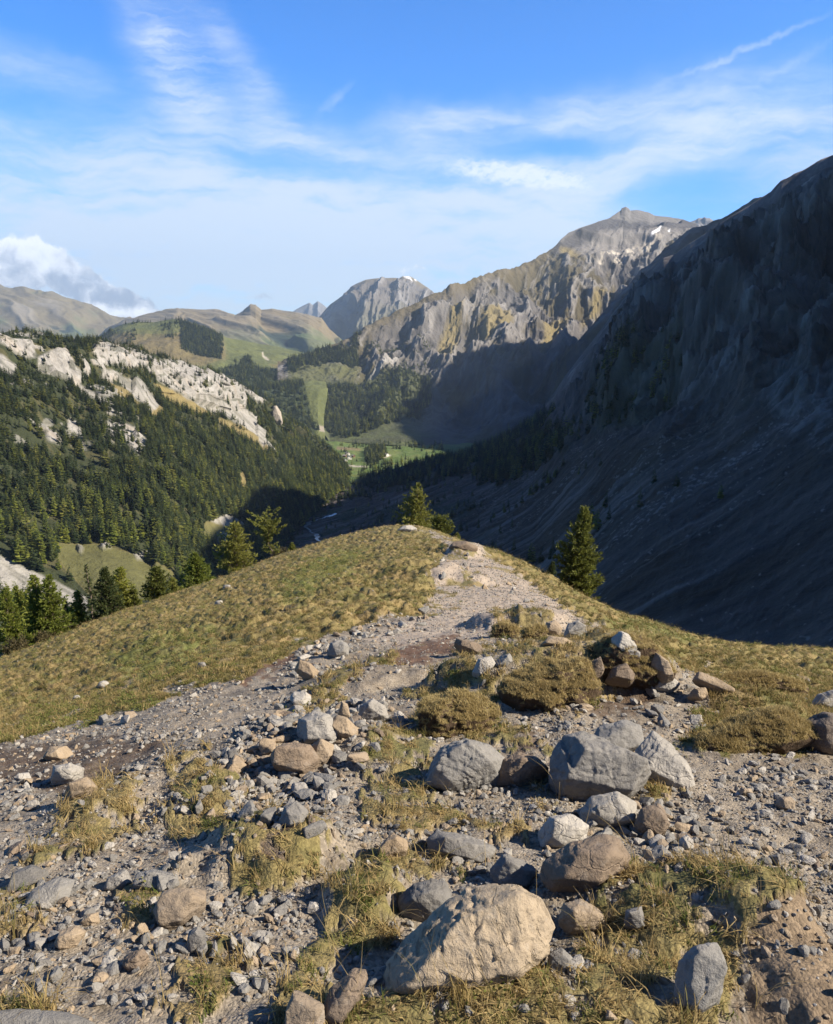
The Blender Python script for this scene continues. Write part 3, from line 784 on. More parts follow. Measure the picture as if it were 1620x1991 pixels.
PATH = [(800, 1030), (825, 1034), (850, 1048), (868, 1072), (858, 1096), (850, 1120), (846, 1150), (825, 1188), (780, 1198), (720, 1212), (640, 1232), (570, 1262), (520, 1290), (470, 1318), (400, 1328), (340, 1352), (280, 1374), (160, 1406), (60, 1436), (-200, 1475), (-900, 1600), (-900, 2600), (2600, 2600), (2600, 1500), (1760, 1470), (1620, 1452), (1540, 1470),
        (1400, 1470), (1330, 1440), (1390, 1360), (1400, 1325), (1330, 1296), (1290, 1270), (1230, 1240), (1150, 1212), (1080, 1168), (1030, 1135), (985, 1098), (950, 1082), (905, 1064), (870, 1046), (845, 1034)]
TURF = [  # grassy islands among the stones
    [(945, 1300), (985, 1262), (1060, 1250), (1150, 1236), (1250, 1236), (1330, 1290), (1290, 1330), (1230, 1335), (1170, 1330), (1130, 1380), (1060, 1392), (985, 1360)],
    [(810, 1410), (815, 1350), (880, 1318), (950, 1330), (972, 1380), (960, 1420), (900, 1430)], [(870, 1425), (980, 1400), (1030, 1440), (1000, 1470), (900, 1440)],
    [(1330, 1470), (1340, 1430), (1410, 1375), (1490, 1338), (1590, 1362), (1580, 1430), (1500, 1462), (1410, 1452)],
    [(690, 1575), (740, 1440), (820, 1415), (835, 1500), (830, 1560), (900, 1560), (910, 1610), (800, 1625)], [(120, 1610), (180, 1520), (290, 1535), (260, 1610), (215, 1650), (110, 1668), (30, 1690), (60, 1650)],
    [(315, 1620), (340, 1550), (400, 1515), (470, 1520), (450, 1590), (400, 1640)], [(440, 1730), (450, 1650), (490, 1590), (560, 1590), (640, 1660), (620, 1700), (560, 1745)],
    [(640, 1840), (655, 1730), (700, 1680), (775, 1690), (805, 1760), (760, 1840), (700, 1860)], [(890, 1600), (1020, 1600), (1015, 1660), (960, 1625)], [(690, 1680), (820, 1640), (840, 1680), (950, 1690), (780, 1705)],
    [(1150, 1830), (1180, 1740), (1230, 1690), (1330, 1680), (1440, 1700), (1560, 1755), (1530, 1830), (1440, 1860), (1400, 2100), (640, 2100), (660, 1990), (760, 1935), (900, 1930), (1010, 1900), (1100, 1885)],
    [(545, 2010), (560, 1850), (640, 1810), (665, 1900), (640, 2010)], [(330, 1991), (360, 1850), (440, 1815), (490, 1850), (450, 1940), (400, 1991)], [(0, 1830), (0, 1735), (60, 1715), (70, 1790), (30, 1840)], [(0, 2000), (0, 1930), (90, 1940), (100, 1980)],
    [(235, 1760), (250, 1720), (300, 1715), (310, 1800), (260, 1810)], [(320, 1500), (390, 1490), (400, 1520), (330, 1540)], [(590, 1400), (600, 1350), (690, 1300), (760, 1268), (780, 1285), (700, 1320), (640, 1375)], [(560, 1385), (640, 1360), (640, 1385), (560, 1400)],
    [(1240, 1520), (1300, 1510), (1330, 1545), (1250, 1560)], [(1060, 1660), (1100, 1480), (1070, 1450), (1050, 1470), (1085, 1490)], [(955, 1240), (965, 1205), (1010, 1203), (1012, 1235)], [(1015, 1240), (1020, 1208), (1080, 1210), (1060, 1240)],
    [(1330, 1290), (1420, 1290), (1560, 1330), (1620, 1345), (1620, 1330), (1400, 1270), (1280, 1250)], [(840, 1180), (880, 1170), (900, 1182), (860, 1190)], [(890, 1140), (930, 1120), (945, 1130), (910, 1145)], [(868, 1090), (900, 1060), (925, 1075), (890, 1092)], [(860, 1265), (1000, 1250), (990, 1275), (900, 1280)]]
DIRT = [[(425, 1320), (450, 1285), (500, 1262), (560, 1243), (590, 1250), (560, 1290), (480, 1332)], [(690, 1300), (780, 1255), (890, 1232), (880, 1270), (760, 1305), (640, 1350)], [(-100, 1520), (-100, 1462), (150, 1438), (300, 1428), (330, 1490), (150, 1540)],
        [(1440, 2100), (1470, 1850), (1540, 1790), (1620, 1850), (1700, 2100)], [(480, 1720), (490, 1600), (570, 1600), (610, 1650), (560, 1720)], [(980, 1440), (1040, 1430), (1060, 1470), (1000, 1470)], [(1130, 1385), (1180, 1330), (1260, 1320), (1270, 1370), (1190, 1400)], [(1390, 1300), (1480, 1290), (1600, 1340), (1560, 1350), (1420, 1320)]]
GREEN = [[(1180, 1215), (1250, 1215), (1350, 1250), (1330, 1262), (1250, 1240)], [(560, 1110), (660, 1070), (720, 1070), (690, 1110), (600, 1170), (540, 1190)], [(200, 1290), (330, 1230), (420, 1230), (400, 1290), (300, 1330), (220, 1320)], [(230, 1350), (300, 1345), (300, 1370), (240, 1372)], [(40, 1400), (180, 1370), (200, 1395), (60, 1430)]]
MOUNDS = [  # photo px, py of the middle, distance, radius across, radius along, height of turf humps and banks
    (1450, 1400, 5.0, .34, .26, .16), (520, 1660, 2.72, .26, .22, .12), (1330, 1760, 2.25, .34, .22, .10), (1530, 1900, 1.95, .16, .30, .09), (1020, 1960, 1.80, .55, .12, .05), (715, 1765, 2.35, .12, .16, .07), (210, 1570, 3.45, .24, .22, .06), (700, 1320, 6.0, .5, .35, .09),
    (1060, 1330, 5.4, .70, .42, .22), (1210, 1275, 6.2, .38, .35, .22), (960, 1225, 9.4, .30, .4, .18), (1050, 1225, 9.3, .35, .4, .2), (1460, 1310, 8.4, .8, .5, .14), (760, 1480, 3.8, .3, .3, .05), (380, 1560, 3.35, .22, .2, .05), (470, 1460, 4.1, .55, .5, .10), (640, 1440, 4.2, .45, .45, .07), (900, 1085, 36, 1.2, 2.5, .5), (905, 1140, 20, .8, 1.2, .25), (820, 1130, 22, 1.2, 3, .35)]
def build_ground():
    nu, nw = 300, 300
    uc, wc = np.meshgrid(np.linspace(U0, U1, nu), np.linspace(W0, W1, nw))
    qc = GF(uc, wc)
    u, w = np.meshgrid(np.linspace(U0, U1, NU), np.linspace(W0, W1, NW))
    q = bilin(qc, (w - W0) / (W1 - W0) * (nw - 1), (u - U0) / (U1 - U0) * (nu - 1))
    yy = np.exp(w)
    V = np.stack([u * yy, yy - YO, q * yy], -1)
    px, py = proj(V)
    X, Y = V[..., 0], V[..., 1]
    front = Y > .5
    k = 5 + 60 / np.maximum(yy, 3)
    wx, wy = (fbm(u * 40, w * 18, 4, 3) * 1.3 + .6 * fbm(u * 170, w * 80, 3, 13)) * k * 1.5, (fbm(u * 40 + 9, w * 18, 4, 5) + .5 * fbm(u * 170 + 9, w * 80, 3, 15)) * k
    path = np.where(front, polys(px + wx, py + wy * .8, [PATH]), True).astype(float)
    sil = np.interp(px, [s[0] for s in G_SIL], [s[2] for s in G_SIL])
    path *= (Y < sil * 1.05)
    turf = polys(px + wx * 1.2, py + wy * 1.2, TURF).astype(float) * front
    turf = turf * sstep(fbm(X / .11, Y / .11, 4, 37), -.42, -.2)
    speck = sstep(fbm(X / .9, Y / 1.5, 4, 71), .42, .55) * sstep(Y, 5, 9)
    grass = np.clip((1 - path) + turf + speck * path * .9, 0, 1)
    bare = sstep(fbm(X / .5, Y / .8, 4, 33), .45, .6) * (1 - path) * sstep(Y, 14, 6) * .8
    grass = grass * (1 - bare)
    dirt = softpoly(px + wx, py + wy, DIRT, 4)
    green = softpoly(px + wx * 2, py + wy * 2, GREEN, 8)
    # relief
    z = np.zeros(V.shape[:2])
    for mx, my, d, ra, rb, h in MOUNDS:
        c = P(mx, my, d)
        r2 = ((X - c[0]) / ra) ** 2 + ((Y - c[1]) / rb) ** 2
        r2 = r2 * (1 + .5 * fbm(X / ra * 1.1, Y / rb * 1.1, 3, int(mx)))
        z += h * np.exp(-np.clip(r2, 0, 30) ** 2.2)
    z += fbm(X / .55, Y / .55, 4, 1) * .020 * sstep(yy, 2, 6) + fbm(X / .16, Y / .16, 4, 2) * .010 * np.clip(1.4 - grass, .5, 1.4)
    z += (fbm(X / 2.5, Y / 2.5, 3, 8)) * .05 * sstep(Y, 4, 10)
    # cattle terraces and hummocks of the pasture
    md = grass * (1 - path)
    for _ in range(3):
        md = (md + np.roll(md, 2, 0) + np.roll(md, -2, 0) + np.roll(md, 2, 1) + np.roll(md, -2, 1)) / 5
    md = sstep(md, .3, .95)
    ca, sa = math.cos(rad(28)), math.sin(rad(28))
    a, b = X * ca + Y * sa, -X * sa + Y * ca
    hm = fbm(a / .80, b / .42, 3, 91) + 1.0 * fbm(a / .36, b / .20, 3, 92) + .7 * fbm(a / 2.6, b / .40, 2, 93)
    z += md * np.clip(hm, -.7, 1.1) * .135 * sstep(Y, 5.5, 13)
    hm2 = ridged(X / 3.4 + .4 * fbm(X / 2, Y / 3, 2, 4), Y / 4.2, 3, 5)
    z += md * (hm2 - .5) * .26 * softpoly(px, py, [[(600, 1200), (660, 1120), (740, 1060), (850, 1060), (840, 1130), (800, 1180), (700, 1210), (560, 1250), (400, 1270)]], 8)
    z += turf * path * (.012 + .015 * np.clip(fbm(X / .07, Y / .07, 3, 51), 0, 1)) * sstep(turf, .5, 1)
    # trodden trail lies a little lower, the undercut of the broken turf on the right drops away
    cav = P(1215, 1365, 4.9)
    z -= .16 * np.exp(-(((X - cav[0]) / .20) ** 2 + ((Y - cav[1]) / .14) ** 2) ** 1.5)
    V[..., 2] += z
    # colours of soil, stones and turf themselves
    n1, n2 = fbm(X / .06, Y / .06, 3, 21), fbm(X / .35, Y / .35, 4, 22)
    nf = fbm(X / 1.6, Y / 1.6, 4, 23)
    C = np.empty(V.shape); C[:] = (.235, .198, .153)
    C = mixc(C, (.115, .092, .068), sstep(n2 + .4 * n1, -.1, .5) * .6)
    C = mixc(C, (.29, .26, .22), sstep(n1, .25, .6) * .5)
    C = mixc(C, (.38, .31, .25), softpoly(px, py, [[(830, 1040), (900, 1060), (1000, 1110), (1130, 1190), (1100, 1230), (800, 1260), (700, 1240), (830, 1190)]], 8) * .6)
    C = mixc(C, (.085, .056, .036), dirt * (.65 + .3 * sstep(n1, -.3, .3)))
    C = mixc(C, (.13, .063, .040), softpoly(px + wx, py + wy, DIRT[:2], 5) * .45)
    C = mixc(C, (.195, .145, .095), softpoly(px + wx, py + wy, DIRT[3:4], 5) * .85)
    gcol = np.empty(V.shape); gcol[:] = (.190, .150, .058)
    gcol = mixc(gcol, (.090, .092, .026), sstep(nf + .7 * n2, -.15, .6) * .75)
    gcol = mixc(gcol, (.23, .165, .074), sstep(fbm(X / .8, Y / .8, 4, 24) - .3 * nf, .1, .55) * .7)
    gcol = mixc(gcol, (.085, .115, .028), green * .6)
    gcol = mixc(gcol, (.085, .065, .03), sstep(fbm(a / .4, b / .25, 3, 92) * -1, .25, .6) * .6 * sstep(Y, 5, 12))
    C = C + (gcol - C) * (grass * .92)[..., None]
    o = mesh_obj('ground', V, grid_faces(NW, NU)[:, ::-1], None, color=C)
    fm, N, bs = new_mat('ground_soil')
    at = N.n('ShaderNodeAttribute'); at.attribute_name = 'tone'
    pos = N.n('ShaderNodeNewGeometry').outputs['Position']
    vor = N.n('ShaderNodeTexVoronoi'); N.set(vor.inputs['Vector'], pos); vor.inputs['Scale'].default_value = 95
    n = N.noise(pos, 60, 5, .7)
    nb = N.noise(pos, 9, 5, .65)
    f = N.add(.55, N.mul(N.add(N.mul(n, .6), N.mul(nb, .4)), .9))
    col = N.mix(1.0, at.outputs['Color'], N.comb(f, f, f), 'MULTIPLY')
    sv = N.n('ShaderNodeSeparateColor'); N.set(sv.inputs[0], vor.outputs['Color'])
    g = N.add(.72, N.mul(sv.outputs[0], .56))
    col = N.mix(1.0, col, N.comb(g, g, g), 'MULTIPLY')
    N.set(bs.inputs['Base Color'], col)
    bump(N, bs, N.add(N.mul(vor.outputs['Distance'], -.3), N.add(N.mul(n, .5), nb)), .014)
    o.data.materials.append(fm)
    tag(o, kind='structure')
    return dict(V=V, grass=grass, path=path, turf=turf, dirt=dirt, green=green, px=px, py=py)
GR = build_ground()
def uw(x, y):
    yy = np.asarray(y, float) + YO
    return (np.log(yy) - W0) / (W1 - W0) * (NW - 1), (np.asarray(x, float) / yy - U0) / (U1 - U0) * (NU - 1)
def gz(x, y):
    return bilin(GR['V'][..., 2], *uw(x, y))
def gval(key, x, y):
    return bilin(GR[key], *uw(x, y))
def gnorm(x, y, e=None):
    e = .02 * (np.asarray(y) + YO) if e is None else e
    n = np.stack([gz(x - e, y) - gz(x + e, y), gz(x, y - e) - gz(x, y + e), 2 * e * np.ones_like(np.asarray(x, float))], -1)
    return n / np.linalg.norm(n, axis=-1, keepdims=True)
def on_ground(px, py):
    """where the view line through a photo pixel meets the near ground"""
    x, y, z = [float(v) for v in ray(px, py)]
    d = np.exp(np.linspace(math.log(1.2), math.log(110), 900)) 
    h = z / y * d - gz(x / y * d, d)
    k = np.argmax(h < 0)
    if h[k] >= 0:
        k = len(d) - 1
    k = max(k, 1)
    a, b = d[k - 1], d[k]
    for _ in range(24):
        m = (a + b) / 2
        if z / y * m - float(gz(x / y * m, m)) < 0: b = m
        else: a = m
    return np.array([x / y * b, b, z / y * b])
RNG = np.random.default_rng(7)
# ------------------------------------------------------------------ stones
_ico = {}
def ico(sub):
    if sub not in _ico:
        bm = bmesh.new()
        bmesh.ops.create_icosphere(bm, subdivisions=sub, radius=1)
        v = np.array([x.co[:] for x in bm.verts]); v /= np.linalg.norm(v, axis=1, keepdims=True)
        _ico[sub] = (v, np.array([[q.index for q in f.verts] for f in bm.faces]))
        bm.free()
    return _ico[sub]
def n3(p, f, octv, seed):
    return (fbm(p[:, 0] * f, p[:, 1] * f, octv, seed) + fbm(p[:, 1] * f + 5, p[:, 2] * f, octv, seed + 3) + fbm(p[:, 2] * f, p[:, 0] * f + 8, octv, seed + 6)) / 1.9
def r3(p, f, octv, seed):
    return (ridged(p[:, 0] * f, p[:, 1] * f, octv, seed) + ridged(p[:, 1] * f + 5, p[:, 2] * f, octv, seed + 3) + ridged(p[:, 2] * f, p[:, 0] * f + 8, octv, seed + 6)) / 3
def planes_rock(nrm, off, sub, seed, rough=.05, hard=40, cracks=.0, freq=1.0, ledge=.02, facet=.8):
    """directions pushed out to a softly rounded convex block, then weathered"""
    d, faces = ico(sub)
    t = off / np.maximum(d @ nrm.T, 1e-3)
    s = np.min(t, axis=1)
    r = -np.log(np.sum(np.exp(-hard * (t / s[:, None] - 1)), axis=1)) / hard
    r = s * (1 + r)
    p = d * r[:, None]
    sc = np.median(r)
    q = p / sc
    k = rough * .5 * n3(q, 1.6 * freq, 4, seed) + rough * .45 * n3(q, 6 * freq, 3, seed + 40)
    if sub >= 4:
        k += rough * .22 * n3(q, 22 * freq, 3, seed + 80)
    ax = np.random.default_rng(seed + 5).normal(size=3) * .5 + np.array([.2, 0, 1.0]); ax /= np.linalg.norm(ax)
    lv = (q @ ax) * 4.5 * freq + .7 * n3(q, 1.4, 3, seed + 21)
    k -= ledge * (lv - np.floor(lv) - .5) * (.4 + 1.2 * np.clip(n3(q, 1.1, 2, seed + 33) + .3, 0, 1))
    sd = rand_dirs(int(46 * freq), np.random.default_rng(seed + 11)); ra = np.random.default_rng(seed + 12)
    dw = d + .12 * np.stack([n3(q, 2.2, 2, seed + 51), n3(q, 2.2, 2, seed + 52), n3(q, 2.2, 2, seed + 53)], -1)
    jj = np.argmax(dw @ sd.T, axis=1)
    aj, bj = ra.normal(0, .016, len(sd)), ra.normal(0, .13, (len(sd), 3))
    k += facet * (aj[jj] + np.einsum('ij,ij->i', bj[jj], d - sd[jj]))
    if cracks:
        k -= cracks * np.clip(r3(q * np.array([1, 1, .6]), 1.7 * freq, 3, seed + 7) - .62, 0, 1)
    return p + d * (k * sc)[:, None], faces
def rand_dirs(n, rng):
    v = rng.normal(size=(n, 3))
    return v / np.linalg.norm(v, axis=1, keepdims=True)
def rand_rock(seed, sub, aspect=(1, .8, .6), rough=.05, nplanes=14, hard=40):
    rng = np.random.default_rng(seed)
    n = rand_dirs(nplanes, rng)
    n = np.concatenate([n, np.array([[1, 0, 0], [-1, 0, 0], [0, 1, 0], [0, -1, 0], [0, 0, 1], [0, 0, -1.]])])
    off = np.concatenate([rng.uniform(.50, .92, nplanes), np.full(6, 1.0)])
    v, f = planes_rock(n, off, sub, seed, rough, hard)
    return v * np.array(aspect), f

def rock_mat(name, cols, vein=0.0, lichen=.25, scale=1.0, groove=0):
    m, N, bs = new_mat(name)
    pos = N.n('ShaderNodeNewGeometry').outputs['Position']
    oi = N.n('ShaderNodeObjectInfo')
    n1 = N.noise(pos, 14 * scale, 5, .65)
    n2 = N.noise(pos, 75 * scale, 5, .72)
    n3_ = N.noise(pos, 5 * scale, 3, .5)
    rnd = N.add(N.mul(oi.outputs['Random'], .55), N.mul(n3_, .5))
    cr = N.n('ShaderNodeValToRGB')
    N.set(cr.inputs[0], rnd)
    e = cr.color_ramp.elements
    while len(e) < len(cols): e.new(.5)
    for k, c in enumerate(cols):
        e[k].position = .2 + .6 * k / max(1, len(cols) - 1)
        e[k].color = (*c, 1)
    f = N.add(.50, N.add(N.mul(n1, .45), N.mul(n2, .55)))
    col = N.mix(1.0, cr.outputs[0], N.comb(f, f, f), 'MULTIPLY')
    # pale weathering and darker lichen patches
    lp = N.ramp(N.noise(pos, 26 * scale, 4, .6), .56, .66)
    col = N.mix(N.mul(lp, lichen), col, (.36, .335, .30, 1))
    dk = N.ramp(N.noise(N.vmath('ADD', pos, (3, 7, 1)), 34 * scale, 4, .65), .58, .68)
    col = N.mix(N.mul(dk, lichen * 1.2), col, (.055, .048, .04, 1))
    w = N.n('ShaderNodeTexVoronoi', feature='DISTANCE_TO_EDGE')
    N.set(w.inputs['Vector'], N.vmath('ADD', N.mapping(pos, rot=(.5, .3, .8), scale=(1, 1, 2.2)), N.vmath('SCALE', N.noise(pos, 12 * scale, 3, color=True), scale=.09)))
    w.inputs['Scale'].default_value = 7.5 * scale
    crack = N.ramp(w.outputs['Distance'], .0, .05)
    if vein:
        col = N.mix(N.mul(N.mul(N.ramp(w.outputs['Distance'], .02, .0), N.ramp(N.noise(pos, 6 * scale, 3), .45, .65)), vein), col, (.055, .048, .042, 1))
    N.set(bs.inputs['Base Color'], col)
    w2 = N.n('ShaderNodeTexVoronoi'); N.set(w2.inputs['Vector'], N.mapping(pos, rot=(.2, .5, .3), scale=(1, 1.4, 2.6))); w2.inputs['Scale'].default_value = 16 * scale
    h = N.add(N.mul(n1, .6), N.add(N.mul(n2, .35), N.add(N.mul(w2.outputs['Distance'], -.22), N.mul(crack, .12 * (vein > 0)))))
    if groove:                                        # steep parallel fractures
        gv = N.noise(N.mapping(N.mapping(pos, rot=(.35, .45, .3)), scale=(46, 17, 9)), 1.0, 5, .65)
        cut = N.ramp(gv, .34, .46)
        h = N.add(h, N.mul(cut, .4))
        col2 = N.mix(N.mul(N.ramp(gv, .39, .32), .45), col, (.10, .078, .055, 1))
        N.set(bs.inputs['Base Color'], col2)
    bump(N, bs, h, .022 / scale)
    return m
RM = {
    'grey': rock_mat('grey_limestone', [(.135, .128, .12), (.215, .205, .19), (.17, .16, .148)], .0),
    'tan': rock_mat('tan_limestone', [(.235, .178, .12), (.31, .24, .165), (.215, .172, .13)], .0, .2),
    'pale': rock_mat('pale_limestone', [(.27, .25, .22), (.35, .325, .29), (.23, .215, .195)], .15, .2),
    'brown': rock_mat('brown_slate', [(.145, .112, .085), (.20, .152, .11), (.12, .098, .082)], .15, .15),
    'warm': rock_mat('fractured_tan_limestone', [(.27, .215, .15), (.33, .265, .19), (.29, .235, .165)], .0, .22, groove=1),
    'cliff': rock_mat('cliff_limestone', [(.27, .235, .19), (.34, .30, .25)], .3, .3, .02)}
def hull_rock(name, poly, d0, mat, lean=.45, th=.55, sub=5, seed=1, rough=.045, hard=45, cracks=.0, cuts=10, label=None, cat='boulder', bulge=.55, freq=1.0):
    """a block of stone whose side towards the valley head has this outline; real thickness front to back"""
    poly = np.array(poly, float)
    x0, y0 = poly.min(0); x1, y1 = poly.max(0)
    rng = np.random.default_rng(seed)
    hm = (y1 - y0) * d0 / F_PX
    wm = (x1 - x0) * d0 / F_PX
    fr = (y1 - poly[:, 1]) / (y1 - y0)
    A = np.array([P(p[0], p[1], d0 + lean * hm * f) for p, f in zip(poly, fr)])
    c = A.mean(0)
    up = np.array([0, -.45, .9]) 
    size = min(wm, hm * 1.6)
    K = len(A); s0 = rng.integers(K)
    pick = [(s0 + int(round(j * K / 4))) % K for j in range(4)]        # a few broad broken faces, not a rounded one
    fr_pts = c + (A[pick] - c) * (bulge * rng.uniform(.75, 1.1, (4, 1))) + np.array([0, -.5, .30]) * size * th * rng.uniform(.75, 1.15, (4, 1))
    bk = c + (A[pick] - c) * .86 + np.array([0, .55, -.30]) * size * th
    low = c + (A - c) * .95 + np.array([0, .15, -.35]) * size * th
    pts = np.concatenate([A, fr_pts, bk, low])
    bm = bmesh.new()
    for p in pts: bm.verts.new(p)
    r = bmesh.ops.convex_hull(bm, input=bm.verts)
    bm.normal_update()
    cen = pts.mean(0)
    nn, oo = [], []
    for f in bm.faces:
        n = np.array(f.normal[:]); o = float(n @ (np.array(f.verts[0].co[:]) - cen))
        if o < 0: n, o = -n, -o
        if o > 1e-5: nn.append(n); oo.append(o)
    bm.free()
    nn, oo = np.array(nn), np.array(oo)
    for n in rand_dirs(cuts, rng):               # broken corners
        sup = float(np.max((pts - cen) @ n))
        nn = np.concatenate([nn, n[None]]); oo = np.append(oo, sup * rng.uniform(.74, .94))
    v, f = planes_rock(nn, oo, max(sub, 5) if sub > 3 else sub, seed, rough, 200, cracks, freq, .032, .4)
    o = mesh_obj(name, v, f, mat)
    o.location = cen
    return tag(o, label, cat)

def grass_mat(name, cols, trans=.35):
    m, N, bs = new_mat(name)
    geo = N.n('ShaderNodeNewGeometry')
    oi = N.n('ShaderNodeObjectInfo')
    big = N.noise(geo.outputs['Position'], .8, 3, .6)
    r = N.add(N.mul(geo.outputs['Random Per Island'], .45), N.add(N.mul(oi.outputs['Random'], .22), N.mul(big, .40)))
    cr = N.n('ShaderNodeValToRGB')
    N.set(cr.inputs[0], r)
    e = cr.color_ramp.elements
    while len(e) < len(cols): e.new(.5)
    for k, c in enumerate(cols):
        e[k].position = .15 + .7 * k / (len(cols) - 1)
        e[k].color = (*c, 1)
    N.set(bs.inputs['Base Color'], cr.outputs[0])
    bs.inputs['Roughness'].default_value = .7
    tr = N.n('ShaderNodeBsdfTranslucent')
    N.set(tr.inputs[0], cr.outputs[0])
    mx = N.n('ShaderNodeMixShader'); mx.inputs[0].default_value = trans
    out = [q for q in m.node_tree.nodes if q.type == 'OUTPUT_MATERIAL'][0]
    L = m.node_tree.links.new
    L(bs.outputs[0], mx.inputs[1]); L(tr.outputs[0], mx.inputs[2]); L(mx.outputs[0], out.inputs[0])
    return m
GM_DRY = grass_mat('dry_grass', [(.11, .07, .028), (.26, .185, .075), (.40, .30, .135), (.28, .20, .08), (.14, .13, .036)])
GM_TURF = grass_mat('short_turf', [(.11, .075, .03), (.24, .168, .066), (.34, .248, .108), (.40, .30, .14), (.16, .14, .044)])
GM_STRAW = grass_mat('straw_turf', [(.16, .135, .045), (.28, .215, .085), (.38, .29, .13), (.44, .34, .16), (.22, .20, .06)])
GM_GREEN = grass_mat('green_grass', [(.05, .075, .015), (.10, .125, .025), (.16, .155, .04), (.26, .21, .085)])
GM_MEADOW = grass_mat('pasture_grass', [(.060, .070, .018), (.125, .122, .035), (.215, .170, .06), (.275, .215, .09)])
def blades(seed, n, spread, hmin, hmax, width, bend, seg=3):
    rng = np.random.default_rng(seed)
    a, b = rng.uniform(0, 6.28, n), rng.uniform(0, 6.28, n)
    r = spread * np.sqrt(rng.random(n))
    h = rng.uniform(hmin, hmax, n)
    lean = rng.uniform(.1, 1.0, n) * bend
    base = np.stack([r * np.cos(a), r * np.sin(a), np.full(n, -.006)], -1)
    dirv = np.stack([np.cos(b), np.sin(b), 0 * b], -1)
    side = np.stack([-np.sin(b), np.cos(b), 0 * b], -1)
    V, Fc = [], []
    curl = rng.uniform(.6, 1.8, n)
    for i in range(n):
        k0 = len(V)
        for s in range(seg + 1):
            t = s / seg
            th = lean[i] * (t ** curl[i]) * 1.4
            c = base[i] + dirv[i] * (h[i] * t * math.sin(th)) + np.array([0, 0, h[i] * t * math.cos(th)])
            w = width * (1 - t * .92) * (.7 + .6 * rng.random())
            V += [c - side[i] * w, c + side[i] * w]
        for s in range(seg):
            q = k0 + 2 * s
            Fc.append((q, q + 1, q + 3, q + 2))
    return np.array(V), np.array(Fc)
# --- turf banks and clods: soil bodies with short grass on top
def soil_mat():
    m, N, bs = new_mat('turf_soil')
    geo = N.n('ShaderNodeNewGeometry')
    pos = geo.outputs['Position']
    n1, n2 = N.noise(pos, 22, 5, .7), N.noise(N.mapping(pos, scale=(1, 1, .35)), 120, 4, .7)
    f = N.add(N.mul(n1, .7), N.mul(n2, .5))
    cr = N.mix(f, (.028, .017, .010, 1), (.125, .085, .052, 1))
    sz = N.n('ShaderNodeSeparateXYZ'); N.set(sz.inputs[0], geo.outputs['True Normal'])
    cr = N.mix(N.ramp(N.add(sz.outputs[2], N.mul(n1, .6)), .72, .98), cr, N.mix(n1, (.13, .105, .04, 1), (.34, .27, .125, 1)))      # turf grows on the flat top only
    N.set(bs.inputs['Base Color'], cr)
    bump(N, bs, N.add(n1, N.mul(n2, .5)), .03)
    return m
M_SOIL = soil_mat()
MOUND_D = {}
def turf_mound(name, key, poly, label, n, lean=.6, th=.5, bulge=.75, seed=1, gmin=.60, ky=.12):
    p = np.array(poly, float)
    p[:, 1] = p[:, 1].max() - (p[:, 1].max() - p[:, 1]) * (1 if key == 'bank' else .76)
    poly = p.tolist()
    h = p[:, 1].max() - p[:, 1].min()
    g = on_ground(p[:, 0].mean(), p[:, 1].max() - ky * h)
    MOUND_D[key] = g[1]
    o = hull_rock('soil', poly, g[1], M_SOIL, lean, th, 5, seed, .30, 60, .0, 9, None, None, bulge)
    v = np.array([q.co[:] for q in o.data.vertices]) + np.array(o.location)
    f = np.array([q.vertices[:] for q in o.data.polygons])
    a, b, c = v[f[:, 0]], v[f[:, 1]], v[f[:, 2]]
    nn = np.cross(b - a, c - a); ar = np.linalg.norm(nn, axis=1); nn /= ar[:, None]
    rng = np.random.default_rng(seed)
    w = ar * np.clip((nn[:, 2] - gmin) * 3 + .15 * fbm(a[:, 0] / .05, a[:, 1] / .05, 3, 4), 0, 1)
    w = w * (.12 + sstep(fbm(a[:, 0] / .11, a[:, 1] / .11, 4, seed), -.45, .1))
    k = rng.choice(len(f), n, p=w / w.sum())
    r1, r2 = np.sqrt(rng.random(n))[:, None], rng.random(n)[:, None]
    q = a[k] * (1 - r1) + b[k] * r1 * (1 - r2) + c[k] * r1 * r2
    GV, GFc, k0 = [], [], 0
    sh = [blades(800 + s, 22, .028, .012, .05, .0026, 1.4) for s in range(6)]
    for i in range(n):
        sv, sf = sh[i % 6]
        t, s = rng.uniform(0, 6.28), rng.uniform(.3, .75) * max(1, g[1] / 5)
        cs, sn = math.cos(t) * s, math.sin(t) * s
        GV.append(np.stack([sv[:, 0] * cs - sv[:, 1] * sn, sv[:, 0] * sn + sv[:, 1] * cs, sv[:, 2] * s], -1) + q[i])
        GFc.append(sf + k0); k0 += len(sv)
    root = empty(name, tuple(o.location))
    o.parent = root; o.location = (0, 0, 0)
    go = mesh_obj('grass', np.concatenate(GV) - np.array(root.location), np.concatenate(GFc), GM_STRAW, root)
    go['kind'] = 'stuff'
    tag(root, label, 'turf mound')
